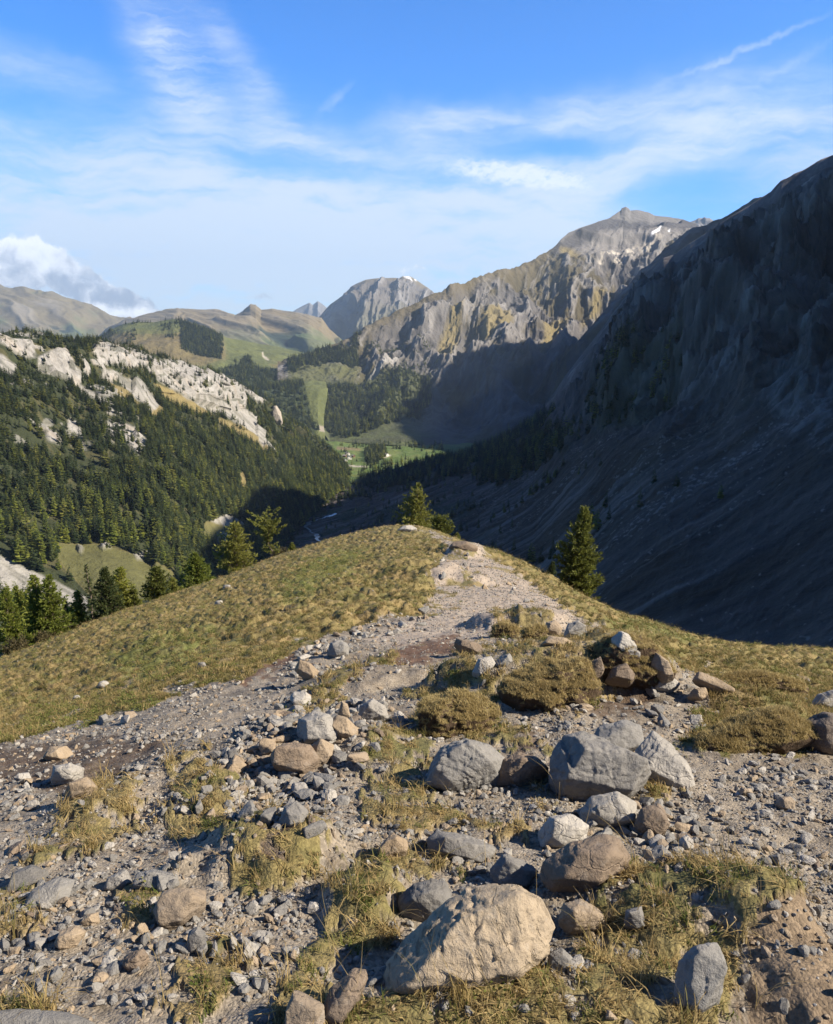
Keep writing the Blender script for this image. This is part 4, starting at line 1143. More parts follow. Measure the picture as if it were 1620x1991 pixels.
def build_mounds():
    turf_mound('turf_mound', 'clod', [(803, 1412), (806, 1368), (830, 1335), (880, 1316), (940, 1325), (974, 1362), (970, 1400), (930, 1425), (870, 1436), (820, 1440)], 'rounded turf hummock with a dark earthy left side in the middle of the path', 2200, .8, .55, .7, 11)
    turf_mound('turf_mound', 'strip', [(955, 1345), (980, 1290), (1050, 1258), (1130, 1246), (1175, 1262), (1180, 1320), (1135, 1380), (1060, 1392), (990, 1375)], 'long low turf strip with a shaded front left of the rocky turf bank', 3400, 1.1, .4, .8, 12)
    turf_mound('turf_mound', 'bank', [(1146, 1318), (1152, 1262), (1180, 1236), (1240, 1236), (1290, 1262), (1322, 1310), (1300, 1338), (1220, 1338)], 'turf bank with rocks stuck in it and a pointed stone on top', 1500, .5, .5, .75, 13)
    turf_mound('turf_mound', 'edge', [(1325, 1468), (1345, 1430), (1415, 1378), (1500, 1345), (1585, 1362), (1596, 1420), (1520, 1455), (1420, 1474)], 'eroded turf bank with hanging roots beside the right-hand path', 3000, .9, .45, .72, 14)
    turf_mound('turf_mound', 'small', [(955, 1238), (958, 1212), (975, 1203), (1005, 1207), (1012, 1232), (990, 1242)], 'small dark-sided turf clod behind the long turf strip', 260, .6, .6, .7, 15)
    turf_mound('turf_mound', 'far', [(1010, 1240), (1020, 1213), (1045, 1206), (1062, 1215), (1064, 1238), (1040, 1246)], 'small turf clod just right of the dark-sided one', 260, .6, .6, .7, 16)
    turf_mound('turf_mound', 'ledge', [(1385, 1318), (1400, 1296), (1470, 1290), (1560, 1318), (1600, 1340), (1560, 1352), (1470, 1340)], 'dark overhanging edge of the pasture turf above the right-hand path', 900, .5, .35, .8, 17)

# boulders one by one: outline in the photograph, kind of stone, lean, thickness, label
BOULDERS = [
    ([(738, 1935), (752, 1870), (800, 1810), (868, 1752), (905, 1730), (958, 1716), (1010, 1722), (1058, 1752), (1084, 1800), (1070, 1850), (1020, 1890), (960, 1915), (880, 1925), (800, 1950)], 'warm', .62, .42, 6, .030, .35, 'large tan boulder with a cracked sloping face, low in front of the grass'),
    ([(772, 1745), (800, 1722), (835, 1709), (868, 1714), (884, 1745), (880, 1780), (850, 1800), (790, 1800), (773, 1780)], 'grey', .4, .6, 5, .04, .1, 'rounded bluish-grey boulder tucked behind the large cracked tan boulder'),
    ([(828, 1632), (850, 1615), (905, 1622), (962, 1645), (975, 1662), (950, 1682), (890, 1672), (835, 1660)], 'grey', .7, .45, 5, .035, .1, 'flat grey slab tilted among dry grass behind the tan boulder'),
    ([(735, 1650), (762, 1617), (790, 1632), (800, 1655), (780, 1672), (740, 1668)], 'tan', .4, .6, 4, .05, 0, 'small peaked tan rock at the left end of the flat grey slab'),
    ([(952, 1690), (978, 1660), (1020, 1672), (1048, 1690), (1030, 1725), (985, 1735), (955, 1722)], 'grey', .35, .6, 5, .04, .1, 'squarish grey block behind the right shoulder of the tan boulder'),
    ([(1048, 1715), (1055, 1675), (1110, 1640), (1175, 1620), (1205, 1630), (1228, 1668), (1222, 1692), (1170, 1728), (1110, 1745), (1062, 1740)], 'brown', .45, .6, 5, .03, .15, 'big brown slab with a dark front lying below the grey boulder'),
    ([(1045, 1620), (1070, 1588), (1110, 1580), (1145, 1605), (1140, 1640), (1090, 1655), (1052, 1648)], 'pale', .5, .6, 5, .05, .1, 'pale grey rock between the big brown slab and the grey boulder'),
    ([(1128, 1580), (1150, 1548), (1200, 1538), (1240, 1560), (1236, 1600), (1180, 1612), (1135, 1605)], 'pale', .5, .6, 5, .04, .1, 'pale rounded block resting under the front of the large grey boulder'),
    ([(1235, 1600), (1250, 1565), (1290, 1560), (1305, 1600), (1280, 1640), (1245, 1632)], 'brown', .4, .6, 4, .05, 0, 'dark angular stone wedged beside the pale rounded block'),
    ([(1066, 1520), (1072, 1470), (1095, 1428), (1135, 1422), (1200, 1455), (1258, 1475), (1266, 1505), (1230, 1545), (1160, 1570), (1090, 1565)], 'grey', .42, .62, 6, .035, .25, 'large bluish-grey boulder with a shaded front, right of the ridged boulder'),
    ([(1225, 1500), (1240, 1440), (1268, 1418), (1310, 1450), (1345, 1495), (1355, 1535), (1325, 1548), (1262, 1515)], 'pale', .75, .45, 6, .04, .2, 'sunlit whitish slab leaning on the right end of the large grey boulder'),
    ([(1140, 1452), (1165, 1412), (1215, 1398), (1248, 1410), (1255, 1452), (1200, 1470)], 'grey', .5, .6, 5, .05, .1, 'rough grey rock standing behind the large grey boulder'),
    ([(820, 1530), (832, 1480), (865, 1448), (910, 1436), (955, 1448), (985, 1475), (980, 1520), (930, 1542), (860, 1548)], 'grey', .45, .6, 6, .045, .3, 'broad grey boulder with a ridged crown left of the large bluish boulder'),
    ([(955, 1525), (968, 1478), (1010, 1462), (1050, 1472), (1072, 1490), (1060, 1515), (1000, 1535)], 'brown', .5, .6, 5, .05, .35, 'low knobbly brown-grey rock joined to the ridged boulder'),
    ([(573, 1432), (580, 1398), (610, 1383), (640, 1388), (660, 1415), (655, 1445), (615, 1450), (585, 1445)], 'pale', .4, .7, 5, .04, .1, 'whitish rounded boulder topping the rubble heap'),
    ([(520, 1468), (535, 1450), (570, 1442), (605, 1448), (622, 1475), (600, 1508), (560, 1505), (528, 1488)], 'brown', .4, .7, 5, .035, .1, 'smooth brown egg-shaped boulder below the whitish one'),
    ([(602, 1450), (625, 1436), (650, 1448), (646, 1480), (622, 1492), (608, 1478)], 'tan', .4, .7, 4, .04, 0, 'yellowish stone pressed against the brown egg-shaped boulder'),
    ([(695, 1400), (700, 1372), (725, 1357), (750, 1372), (756, 1396), (730, 1408)], 'pale', .4, .7, 5, .08, .1, 'rough pale boulder just left of the turf hummock'),
    ([(640, 1412), (650, 1388), (675, 1395), (700, 1420), (690, 1440), (660, 1434)], 'tan', .5, .6, 4, .05, 0, 'tan slab behind the whitish boulder on the rubble heap'),
    ([(655, 1398), (664, 1362), (676, 1368), (684, 1400), (670, 1408)], 'tan', .3, .6, 4, .05, 0, 'upright pointed tan stone standing at the back of the rubble heap'),
    ([(540, 1600), (552, 1568), (580, 1555), (600, 1575), (592, 1605), (565, 1612)], 'grey', .4, .6, 4, .05, .1, 'split grey block at the foot of the rubble heap'),
    ([(96, 1518), (102, 1490), (135, 1482), (160, 1492), (156, 1520), (120, 1530)], 'pale', .4, .7, 5, .05, .1, 'white-grey block standing alone on the brown soil'),
    ([(122, 1548), (140, 1520), (168, 1510), (188, 1530), (180, 1550), (145, 1556)], 'tan', .4, .7, 4, .05, 0, 'pale tan block in front of the white-grey one'),
    ([(82, 1474), (95, 1452), (130, 1450), (142, 1466), (130, 1480), (95, 1482)], 'tan', .5, .6, 4, .05, 0, 'low broken tan rock behind the white-grey block'),
    ([(296, 1770), (304, 1735), (350, 1725), (398, 1732), (400, 1755), (370, 1790), (345, 1815), (310, 1800)], 'tan', .4, .7, 5, .035, .1, 'tan boulder with a flat top beside a dry grass tuft'),
    ([(250, 1725), (254, 1698), (300, 1690), (345, 1700), (350, 1718), (310, 1732)], 'grey', .8, .4, 4, .04, .1, 'flat dark-grey slab behind the flat-topped tan boulder'),
    ([(200, 1732), (210, 1705), (245, 1690), (256, 1715), (240, 1738)], 'pale', .5, .5, 4, .06, 0, 'cream and grey stone at the left of the dark-grey slab'),
    ([(42, 1770), (60, 1730), (110, 1705), (146, 1708), (135, 1740), (90, 1770)], 'grey', 1.0, .3, 5, .035, .1, 'grey slab sunk in gravel, sloping to the left'),
    ([(8, 1740), (25, 1695), (70, 1677), (98, 1690), (80, 1715), (40, 1740)], 'grey', .9, .35, 5, .04, .1, 'half-buried grey slab behind the sunken one'),
    ([(104, 1835), (118, 1808), (148, 1798), (164, 1812), (150, 1842), (118, 1848)], 'tan', .4, .7, 4, .04, 0, 'rounded tan stone lying in the shadow on the gravel'),
    ([(155, 1795), (165, 1778), (188, 1774), (192, 1792), (172, 1802)], 'tan', .4, .7, 4, .04, 0, 'small sandy stone just above the rounded tan one'),
    ([(238, 1880), (242, 1855), (275, 1845), (290, 1858), (278, 1884), (250, 1890)], 'brown', .4, .7, 4, .05, .1, 'brown-grey block on the shaded gravel below the flat-topped boulder'),
    ([(360, 1850), (364, 1812), (385, 1800), (402, 1815), (396, 1850), (372, 1858)], 'grey', .3, .6, 4, .04, 0, 'upright light-grey stone right below the flat-topped tan boulder'),
    ([(-60, 2030), (-40, 1970), (40, 1960), (130, 1972), (205, 1990), (190, 2040)], 'grey', .7, .4, 5, .04, .1, 'wide grey slab cut off by the lower edge'),
    ([(552, 2030), (556, 1960), (570, 1925), (598, 1935), (630, 1955), (640, 2030)], 'tan', .3, .6, 5, .04, .1, 'tan and grey rock at the lower edge among grass blades'),
    ([(615, 1990), (640, 1925), (690, 1880), (720, 1885), (700, 1940), (660, 2000)], 'brown', .5, .5, 4, .05, .1, 'dark slab in the shade at the foot of the large tan boulder'),
    ([(1086, 1790), (1095, 1758), (1130, 1748), (1168, 1768), (1186, 1802), (1150, 1818), (1105, 1812)], 'tan', .4, .6, 5, .04, .1, 'greenish tan rock in the grass under the brown slab'),
    ([(1060, 1890), (1068, 1855), (1092, 1842), (1114, 1862), (1104, 1892)], 'grey', .4, .6, 4, .06, 0, 'small dark-grey rock right of the large tan boulder'),
    ([(1308, 1950), (1322, 1870), (1352, 1838), (1395, 1830), (1412, 1870), (1400, 1950), (1350, 1980)], 'grey', .4, .6, 5, .04, .15, 'bluish-grey rock half hidden in the grass on the right'),
    ([(1212, 1800), (1218, 1770), (1250, 1762), (1258, 1800), (1235, 1812)], 'grey', .3, .6, 4, .05, 0, 'small grey block deep in the shaded grass'),
    ([(1556, 1440), (1566, 1405), (1600, 1384), (1660, 1388), (1690, 1440), (1640, 1475), (1580, 1465)], 'brown', .35, .7, 5, .04, .15, 'dark rounded boulder at the right edge by the eroded turf'),
    ([(1578, 1372), (1590, 1350), (1622, 1340), (1665, 1352), (1660, 1380), (1610, 1386)], 'pale', .4, .6, 4, .05, .1, 'pale grey boulder behind the dark one at the right edge'),
    ([(1178, 1322), (1192, 1296), (1215, 1289), (1240, 1318), (1225, 1328)], 'brown', .25, .7, 4, .03, 0, 'wedge-shaped stone under the turf bank, one flat face in view'),
    ([(1188, 1240), (1205, 1226), (1222, 1232), (1248, 1270), (1245, 1292), (1222, 1282), (1196, 1262)], 'pale', .4, .6, 5, .06, .3, 'pointed grey and pink rock crowning the turf bank'),
    ([(1148, 1318), (1152, 1285), (1168, 1275), (1176, 1300), (1168, 1322)], 'brown', .3, .6, 4, .05, 0, 'narrow dark stone at the left end of the turf bank'),
    ([(1262, 1290), (1275, 1268), (1300, 1285), (1312, 1318), (1290, 1325)], 'tan', .35, .6, 4, .05, .1, 'tan stone leaning at the right end of the turf bank'),
    ([(1265, 1340), (1275, 1318), (1305, 1312), (1322, 1330), (1300, 1348)], 'pale', .5, .6, 4, .08, .2, 'rough cream stone below the right end of the turf bank'),
    ([(1342, 1318), (1352, 1302), (1390, 1318), (1430, 1342), (1425, 1352), (1385, 1342)], 'tan', .8, .4, 4, .03, 0, 'long tan slab lying beside the path on the right'),
    ([(1338, 1355), (1350, 1338), (1372, 1336), (1380, 1358), (1360, 1364)], 'tan', .4, .6, 4, .04, 0, 'squarish tan stone just below the long slab'),
    ([(1508, 1565), (1515, 1550), (1538, 1548), (1550, 1562), (1538, 1576), (1518, 1574)], 'tan', .4, .7, 4, .03, 0, 'rounded brownish cobble alone on the right-hand path'),
    ([(918, 1308), (930, 1280), (955, 1275), (966, 1290), (952, 1312), (930, 1318)], 'pale', .5, .6, 4, .05, .1, 'light-grey angular stone at the left end of the long turf strip'),
    ([(962, 1296), (968, 1278), (992, 1270), (1000, 1284), (985, 1298)], 'grey', .4, .6, 4, .07, .1, 'dark grey stone right of the light-grey angular one'),
    ([(880, 1256), (888, 1240), (925, 1248), (942, 1258), (936, 1276), (905, 1272)], 'brown', .35, .45, 4, .03, 0, 'reddish-brown slab tipped across the path'),
    ([(572, 1302), (582, 1282), (605, 1290), (628, 1312), (615, 1322), (588, 1316)], 'tan', .6, .5, 4, .05, 0, 'long cream stone below the red soil bank'),
    ([(636, 1272), (642, 1250), (662, 1242), (680, 1255), (678, 1274), (655, 1282)], 'grey', .4, .7, 4, .05, .1, 'pinkish-grey stone set in the pale rubble bank'),
    ([(1096, 1235), (1104, 1212), (1124, 1206), (1140, 1218), (1134, 1240), (1112, 1244)], 'pale', .4, .6, 4, .05, .1, 'pale broken stone at the right end of the row above the turf strip'),
    ([(1055, 1232), (1062, 1210), (1082, 1204), (1094, 1222), (1088, 1238)], 'tan', .4, .6, 4, .05, 0, 'tan stone in the middle of the row above the turf strip'),
    ([(1052, 1252), (1068, 1236), (1100, 1240), (1118, 1250), (1100, 1258)], 'tan', .8, .4, 4, .03, 0, 'flat tan slab with fine cracks above the turf strip'),
    ([(872, 1064), (884, 1052), (905, 1052), (932, 1064), (920, 1072), (890, 1070)], 'brown', .5, .6, 4, .06, .2, 'brown outcrop on the crest right of the trail'),
    ([(772, 1032), (782, 1023), (800, 1021), (812, 1028), (800, 1035)], 'pale', .6, .6, 4, .06, .1, 'pale outcrop on the very top of the knoll'),
    ([(188, 1336), (194, 1325), (208, 1322), (214, 1332), (204, 1340)], 'pale', .4, .7, 3, .05, 0, 'pale stone alone low on the pasture'),
    ([(140, 1360), (145, 1352), (156, 1351), (158, 1358), (150, 1362)], 'pale', .4, .7, 3, .05, 0, 'small white stone left of the lone pasture stone'),
    ([(432, 1146), (436, 1137), (448, 1137), (451, 1144), (442, 1148)], 'pale', .4, .7, 3, .05, 0, 'white stone near the upper rim of the pasture'),
    ([(416, 1176), (420, 1168), (432, 1167), (434, 1174), (425, 1178)], 'pale', .4, .7, 3, .05, 0, 'white stone below the one near the pasture rim'),
    ([(382, 1298), (386, 1288), (398, 1287), (402, 1295), (392, 1300)], 'grey', .4, .7, 3, .05, 0, 'grey stone beside the small stone pile in the pasture'),
]
def build_boulders():
    brng = np.random.default_rng(3)
    for i, (poly, mk, lean, th, sub, rough, cr, label) in enumerate(BOULDERS):
        p = np.array(poly, float)
        h = p[:, 1].max() - p[:, 1].min()
        cx = p[p[:, 1] > p[:, 1].max() - .35 * h][:, 0].mean()
        g = on_ground(cx, p[:, 1].max() - .12 * h)
        d0 = g[1]
        if 'crowning' in label: d0 = MOUND_D['bank'] - .02
        if 'turf bank' in label and 'below' not in label and 'crowning' not in label: d0 = min(d0, MOUND_D['bank'] - .10)
        hull_rock('boulder' if sub >= 5 else 'stone', poly, d0, RM[mk], lean, th, min(sub, 6), 100 + i, rough * .7, 45, cr, 2 if i == 0 else 5, label, 'boulder' if sub >= 5 else 'stone', .84 if i == 0 else brng.uniform(.6, .9))
build_mounds()
build_boulders()
# limestone tooth above the wood
tooth = hull_rock('rock_pinnacle', [(527, 822), (529, 800), (532, 789), (538, 788), (547, 802), (550, 822), (546, 828), (532, 828)], 1500, RM['cliff'], .15, .8, 5, 5, .07, 30, .3, 8,
                  'pale limestone pinnacle rising from the wood below the cliffs', 'rock', .8)

# loose stones, copied from a few broken shapes
STONE_KINDS = []
for i in range(16):
    mk = ['grey', 'tan', 'pale', 'grey', 'tan', 'brown', 'grey', 'pale'][i % 8]
    v, f = rand_rock(300 + i, 4, [(1, .8, .62), (1, .62, .36), (.9, .8, .75), (1, .5, .45)][i % 4], .04, 9, 170)
    me = mesh_obj('stone', v, f, RM[mk])
    STONE_KINDS.append((mk, me.data))
    bpy.data.objects.remove(me)
COLOUR = {'grey': 'grey', 'tan': 'tan', 'pale': 'whitish', 'brown': 'brown'}
HEAPS = [  # outline, how many, sizes in photo pixels, where
    ([(330, 1590), (380, 1520), (470, 1420), (560, 1350), (700, 1350), (780, 1390), (800, 1420), (740, 1450), (690, 1520), (640, 1610), (560, 1630), (440, 1590)], 96, (17, 52), 'in the rubble heap round the whitish boulder', 'loose stones of the rubble heap'),
    ([(550, 1310), (600, 1242), (690, 1228), (760, 1195), (840, 1190), (830, 1215), (720, 1255), (640, 1290), (600, 1335)], 40, (10, 26), 'in the pale rubble bank beside the path', 'stones of the pale rubble bank'),
    ([(1045, 1600), (1240, 1560), (1330, 1590), (1400, 1690), (1300, 1700), (1230, 1630), (1100, 1640)], 26, (18, 48), 'in the scree below the large grey boulder', 'stones below the large grey boulder'),
    ([(0, 1660), (250, 1640), (420, 1700), (430, 1940), (250, 1991), (0, 1940)], 36, (16, 44), 'on the shaded gravel near the flat-topped tan boulder', 'stones on the shaded gravel'),
    ([(0, 1450), (160, 1408), (300, 1370), (420, 1330), (440, 1345), (300, 1400), (150, 1440), (60, 1600), (0, 1640)], 26, (12, 34), 'along the edge between path and pasture', 'stones along the pasture edge'),
    ([(1400, 1510), (1600, 1480), (1620, 1780), (1500, 1700), (1420, 1620)], 20, (12, 32), 'on the gravel path at the right', 'stones on the right-hand path'),
    ([(1080, 1400), (1140, 1350), (1330, 1345), (1410, 1370), (1390, 1430), (1250, 1440), (1150, 1420)], 30, (12, 34), 'on the bare ground below the turf bank', 'stones below the turf bank'),
    ([(850, 1070), (920, 1080), (1010, 1140), (1130, 1210), (1040, 1250), (900, 1240), (840, 1180), (860, 1120)], 34, (7, 18), 'scattered along the trail up the knoll', 'stones along the trail')]
def build_stones():
    rng = np.random.default_rng(31)
    for poly, n, (s0, s1), where, grp in HEAPS:
        pa = np.array(poly)
        k = 0
        while k < n:
            px, py = rng.uniform(*np.stack([pa.min(0), pa.max(0)]))
            if not inpoly(np.array(px), np.array(py), poly): continue
            g = on_ground(px, py)
            mk, me = STONE_KINDS[rng.integers(len(STONE_KINDS))]
            s = (s0 + (s1 - s0) * rng.random() ** 2.2) * g[1] / F_PX * .58
            o = bpy.data.objects.new('stone', me)
            link(o)
            nrm = gnorm(g[0], g[1])
            o.location = g + np.array([0, 0, .30 * s])
            o.rotation_euler = (Vector(nrm).to_track_quat('Z', 'Y') @ Euler((rng.normal() * .35, rng.normal() * .35, rng.uniform(0, 6.28))).to_quaternion()).to_euler()
            o.scale = (s * rng.uniform(.85, 1.25), s * rng.uniform(.8, 1.1), s * rng.uniform(.8, 1.2))
            tag(o, f'{COLOUR[mk]} angular stone {where}', 'stone', f'{COLOUR[mk]} {grp}')
            k += 1
build_stones()

# ------------------------------------------------------------------ scattering of what nobody would count
def source_collection(name, objs):
    c = bpy.data.collections.new(name)
    for o in objs:
        for k in list(o.users_collection): k.objects.unlink(o)
        c.objects.link(o)
    return c
def scatter(name, pts, rots, scl, idx, sources, label_kind='stuff'):
    """one object of kind stuff: points that carry copies of the source shapes"""
    me = bpy.data.meshes.new(name)
    n = len(pts)
    me.vertices.add(n); me.vertices.foreach_set('co', np.asarray(pts, np.float32).ravel())
    for nm, ty, arr, key in (('rot', 'FLOAT_VECTOR', rots, 'vector'), ('scl', 'FLOAT_VECTOR', scl, 'vector'), ('idx', 'INT', idx, 'value')):
        a = me.attributes.new(nm, ty, 'POINT')
        a.data.foreach_set(key, np.asarray(arr, np.int32 if ty == 'INT' else np.float32).ravel())
    o = bpy.data.objects.new(name, me)
    link(o)
    for i, s in enumerate(sources): s.name = f'{name}_shape_{i:02d}'
    c = source_collection(name + '_shapes', sources)
    t = bpy.data.node_groups.new(name + '_scatter', 'GeometryNodeTree')
    t.interface.new_socket('Geometry', in_out='INPUT', socket_type='NodeSocketGeometry')
    t.interface.new_socket('Geometry', in_out='OUTPUT', socket_type='NodeSocketGeometry')
    gi, go = t.nodes.new('NodeGroupInput'), t.nodes.new('NodeGroupOutput')
    ip = t.nodes.new('GeometryNodeInstanceOnPoints')
    ci = t.nodes.new('GeometryNodeCollectionInfo')
    ci.inputs['Collection'].default_value = c
    ci.inputs['Separate Children'].default_value = True
    ci.inputs['Reset Children'].default_value = True
    def attr(nm, ty):
        a = t.nodes.new('GeometryNodeInputNamedAttribute'); a.data_type = ty
        a.inputs['Name'].default_value = nm
        return [q for q in a.outputs if q.enabled and q.name == 'Attribute'][0]
    L = t.links.new
    L(gi.outputs[0], ip.inputs['Points']); L(ci.outputs[0], ip.inputs['Instance'])
    ip.inputs['Pick Instance'].default_value = True
    L(attr('idx', 'INT'), ip.inputs['Instance Index'])
    e2r = t.nodes.new('FunctionNodeEulerToRotation')
    L(attr('rot', 'FLOAT_VECTOR'), e2r.inputs[0]); L(e2r.outputs[0], ip.inputs['Rotation'])
    L(attr('scl', 'FLOAT_VECTOR'), ip.inputs['Scale'])
    L(ip.outputs[0], go.inputs[0])
    md = o.modifiers.new('scatter', 'NODES'); md.node_group = t
    return tag(o, kind='stuff')

def ground_samples(n, rng, umax=.76, ymin=.9, ymax=70):
    w = rng.uniform(math.log(ymin + YO), math.log(ymax + YO), n)
    u = rng.uniform(-umax, umax, n)
    yy = np.exp(w)
    x, y = u * yy, yy - YO
    px, py = proj(np.stack([x, y, gz(x, y)], -1))
    ok = (px > -520) & (px < 2140) & (py < 2300)
    return x[ok], y[ok], px[ok], py[ok]
def align(x, y, rng, wild=0.0):
    n = gnorm(x, y)
    # euler that tilts Z towards the ground normal, after a random turn
    ry = np.arcsin(np.clip(n[:, 0], -1, 1)); rx = -np.arctan2(n[:, 1], n[:, 2])
    return np.stack([rx + rng.normal(size=len(x)) * wild, ry + rng.normal(size=len(x)) * wild, rng.uniform(0, 6.28, len(x))], -1)

def build_gravel():
    rng = np.random.default_rng(5)
    src = []
    for i in range(12):
        mk = ['grey', 'tan', 'pale', 'grey', 'tan', 'grey', 'pale', 'brown', 'grey', 'tan', 'pale', 'grey'][i]
        v, f = rand_rock(500 + i, 2, [(1, .8, .6), (1, .6, .4), (.9, .85, .7)][i % 3], .06, 10, 60)
        src.append(mesh_obj('pebble', v, f, RM[mk], smooth=False))
    x, y, px, py = ground_samples(290000, rng)
    bare = 1 - gval('grass', x, y)
    dirt = gval('dirt', x, y)
    dens = np.clip(fbm(x / .5, y / .5, 4, 9) * .9 + .62, .18, 1) * (1 - .6 * dirt)
    keep = rng.random(len(x)) < np.where(bare > .5, dens, .02)
    x, y = x[keep], y[keep]
    n = len(x)
    real = .0045 * (1 + rng.pareto(2.0, n))            # radii of real gravel, few large ones
    real = np.clip(real, .0045, .024)
    pxs, pys = proj(np.stack([x, y, gz(x, y)], -1))
    heap = softpoly(pxs, pys, [HEAPS[0][0], HEAPS[1][0], HEAPS[2][0]], 10)
    real = real * (1 + heap * rng.uniform(.1, 1.3, n))
    app = np.maximum(real, 1.5 * y / F_PX)
    z = gz(x, y)
    s = app
    scl = np.stack([s * rng.uniform(.8, 1.4, n), s * rng.uniform(.8, 1.2, n), s * rng.uniform(.7, 1.2, n)], -1)
    scatter('gravel', np.stack([x, y, z + s * .30], -1), align(x, y, rng, .35), scl, rng.integers(0, 12, n), src)
    print('gravel', n)
build_gravel()

# ------------------------------------------------------------------ grass
def stalk(seed, h, width, bend):
    v, f = blades(seed, 3, .012, h * .7, h, width, bend, 6)
    return v, f
def leafy(seed, n, spread, h, size):
    """low cushion of small oval leaves"""
    rng = np.random.default_rng(seed)
    c = np.stack([rng.normal(0, spread, n), rng.normal(0, spread, n), rng.uniform(.0, h, n)], -1)
    a = rand_dirs(n, rng); a[:, 2] = np.abs(a[:, 2]) * .6
    b = np.cross(a, rand_dirs(n, rng)); b /= np.linalg.norm(b, axis=1, keepdims=True)
    s = size * rng.uniform(.6, 1.3, n)[:, None]
    V = np.stack([c, c + a * s * .5 + b * s * .28, c + a * s, c + a * s * .5 - b * s * .28], 1).reshape(-1, 3)
    return V, np.arange(4 * n).reshape(n, 4)
def build_grass():
    rng = np.random.default_rng(15)
    # --- turf and tufts between the stones
    src = []
    for i in range(4): src.append(mesh_obj('t', *blades(20 + i, 26, .032, .015, .050, .0020, 1.3), GM_TURF))
    for i in range(3): src.append(mesh_obj('t', *blades(40 + i, 24, .03, .012, .045, .0019, 1.1), GM_GREEN))
    for i in range(3): src.append(mesh_obj('t', *blades(60 + i, 16, .022, .05, .13, .0017, 1.3, 5), GM_DRY))
    for i in range(2): src.append(mesh_obj('t', *leafy(70 + i, 60, .022, .03, .012), GM_GREEN))
    x, y, px, py = ground_samples(150000, rng, ymax=14)
    g, t = gval('grass', x, y), gval('turf', x, y)
    gr = gval('dirt', x, y)
    keep = (rng.random(len(x)) < np.clip(g * (.16 + .22 * t + .8 * np.clip(fbm(x / .12, y / .12, 3, 6), -.3, 1)), 0, 1) * .42 * (1 - .6 * gr)) & (g > .4)
    x, y, px, py, t = x[keep], y[keep], px[keep], py[keep], t[keep]
    n = len(x)
    gn = fbm(x / .35, y / .35, 3, 40) + .5 * ((px > 640) & (px < 820) & (py > 1720) & (py < 1850)) + .25 * (px > 1100) * (py > 1680)
    r = rng.random(n)
    idx = np.where(r < .64, rng.integers(0, 4, n), np.where(r < .84, rng.integers(7, 10, n), rng.integers(4, 7, n)))
    idx = np.where((gn > .38) & (r < .6), rng.integers(4, 7, n), idx)
    idx = np.where((gn > .55) & (r < .3), rng.integers(10, 12, n), idx)
    s = rng.uniform(.6, 1.35, n) * np.clip(.8 + .05 * y, .8, 1.5)
    scatter('turf_grass', np.stack([x, y, gz(x, y)], -1), align(x, y, rng, .25), np.stack([s, s, s * rng.uniform(.7, 1.2, n)], -1), idx, src)
    print('turf', n)
    # --- pasture
    src = []
    for i in range(4): src.append(mesh_obj('t', *blades(120 + i, 40, .09, .03, .10, .0062, 1.2, 2), GM_MEADOW))
    for i in range(2): src.append(mesh_obj('t', *blades(140 + i, 32, .08, .04, .14, .0055, 1.1, 2), GM_DRY))
    for i in range(1): src.append(mesh_obj('t', *leafy(150 + i, 60, .07, .05, .034), GM_GREEN))
    x, y, px, py = ground_samples(135000, rng, ymin=4, ymax=74)
    g, pth, grn = gval('grass', x, y), gval('path', x, y), gval('green', x, y)
    keep = (g > .5) & (rng.random(len(x)) < .75 * (1 - .8 * pth))
    x, y, grn = x[keep], y[keep], grn[keep]
    n = len(x)
    r = rng.random(n)
    idx = np.where(r < .62, rng.integers(0, 4, n), np.where(r < .9, rng.integers(4, 6, n), 6))
    idx = np.where((grn > .4) & (r < .6), 6, idx)
    s = rng.uniform(.6, 1.2, n) * np.clip(y / 22, .45, 1.7)
    scatter('pasture_grass', np.stack([x, y, gz(x, y)], -1), align(x, y, rng, .2), np.stack([s, s, s * np.clip(12 / y, .5, 1.0)], -1), idx, src)
    print('pasture', n)
    # --- long bleached stalks
    src = [mesh_obj('t', *stalk(160 + i, .26, .0011, .9), GM_DRY) for i in range(5)]
    spots = [(480, 1880), (330, 1960), (350, 1700), (560, 1740), (660, 1860), (700, 1960), (820, 1960), (600, 1990), (560, 1700), (690, 1690), (740, 1640), (960, 1950), (1110, 1560), (1130, 1640), (1165, 1540), (1200, 1520), (1240, 1780), (1250, 1840), (1290, 1880), (1330, 1930), (1400, 1860),
             (1420, 1740), (1440, 1700), (1560, 1740), (1530, 1700), (1600, 1720), (1480, 1760), (1230, 1640), (960, 1690), (860, 1560), (900, 1580), (250, 1590), (180, 1640), (90, 1800), (30, 1830), (450, 1690), (1350, 1820), (1180, 1960), (1080, 1970), (1450, 1960), (1060, 1780), (510, 1900), (40, 1960), (790, 1700), (640, 1600)]
    pts = np.array([on_ground(a + rng.normal() * 12, min(b, 1985) + rng.normal() * 8) for a, b in spots for _ in range(2)])
    n = len(pts)
    s = rng.uniform(.5, 1.1, n)
    scatter('grass_stalks', pts, np.stack([rng.normal(0, .3, n), rng.normal(0, .3, n), rng.uniform(0, 6.28, n)], -1), np.stack([s, s, s], -1), rng.integers(0, 5, n), src)
build_grass()
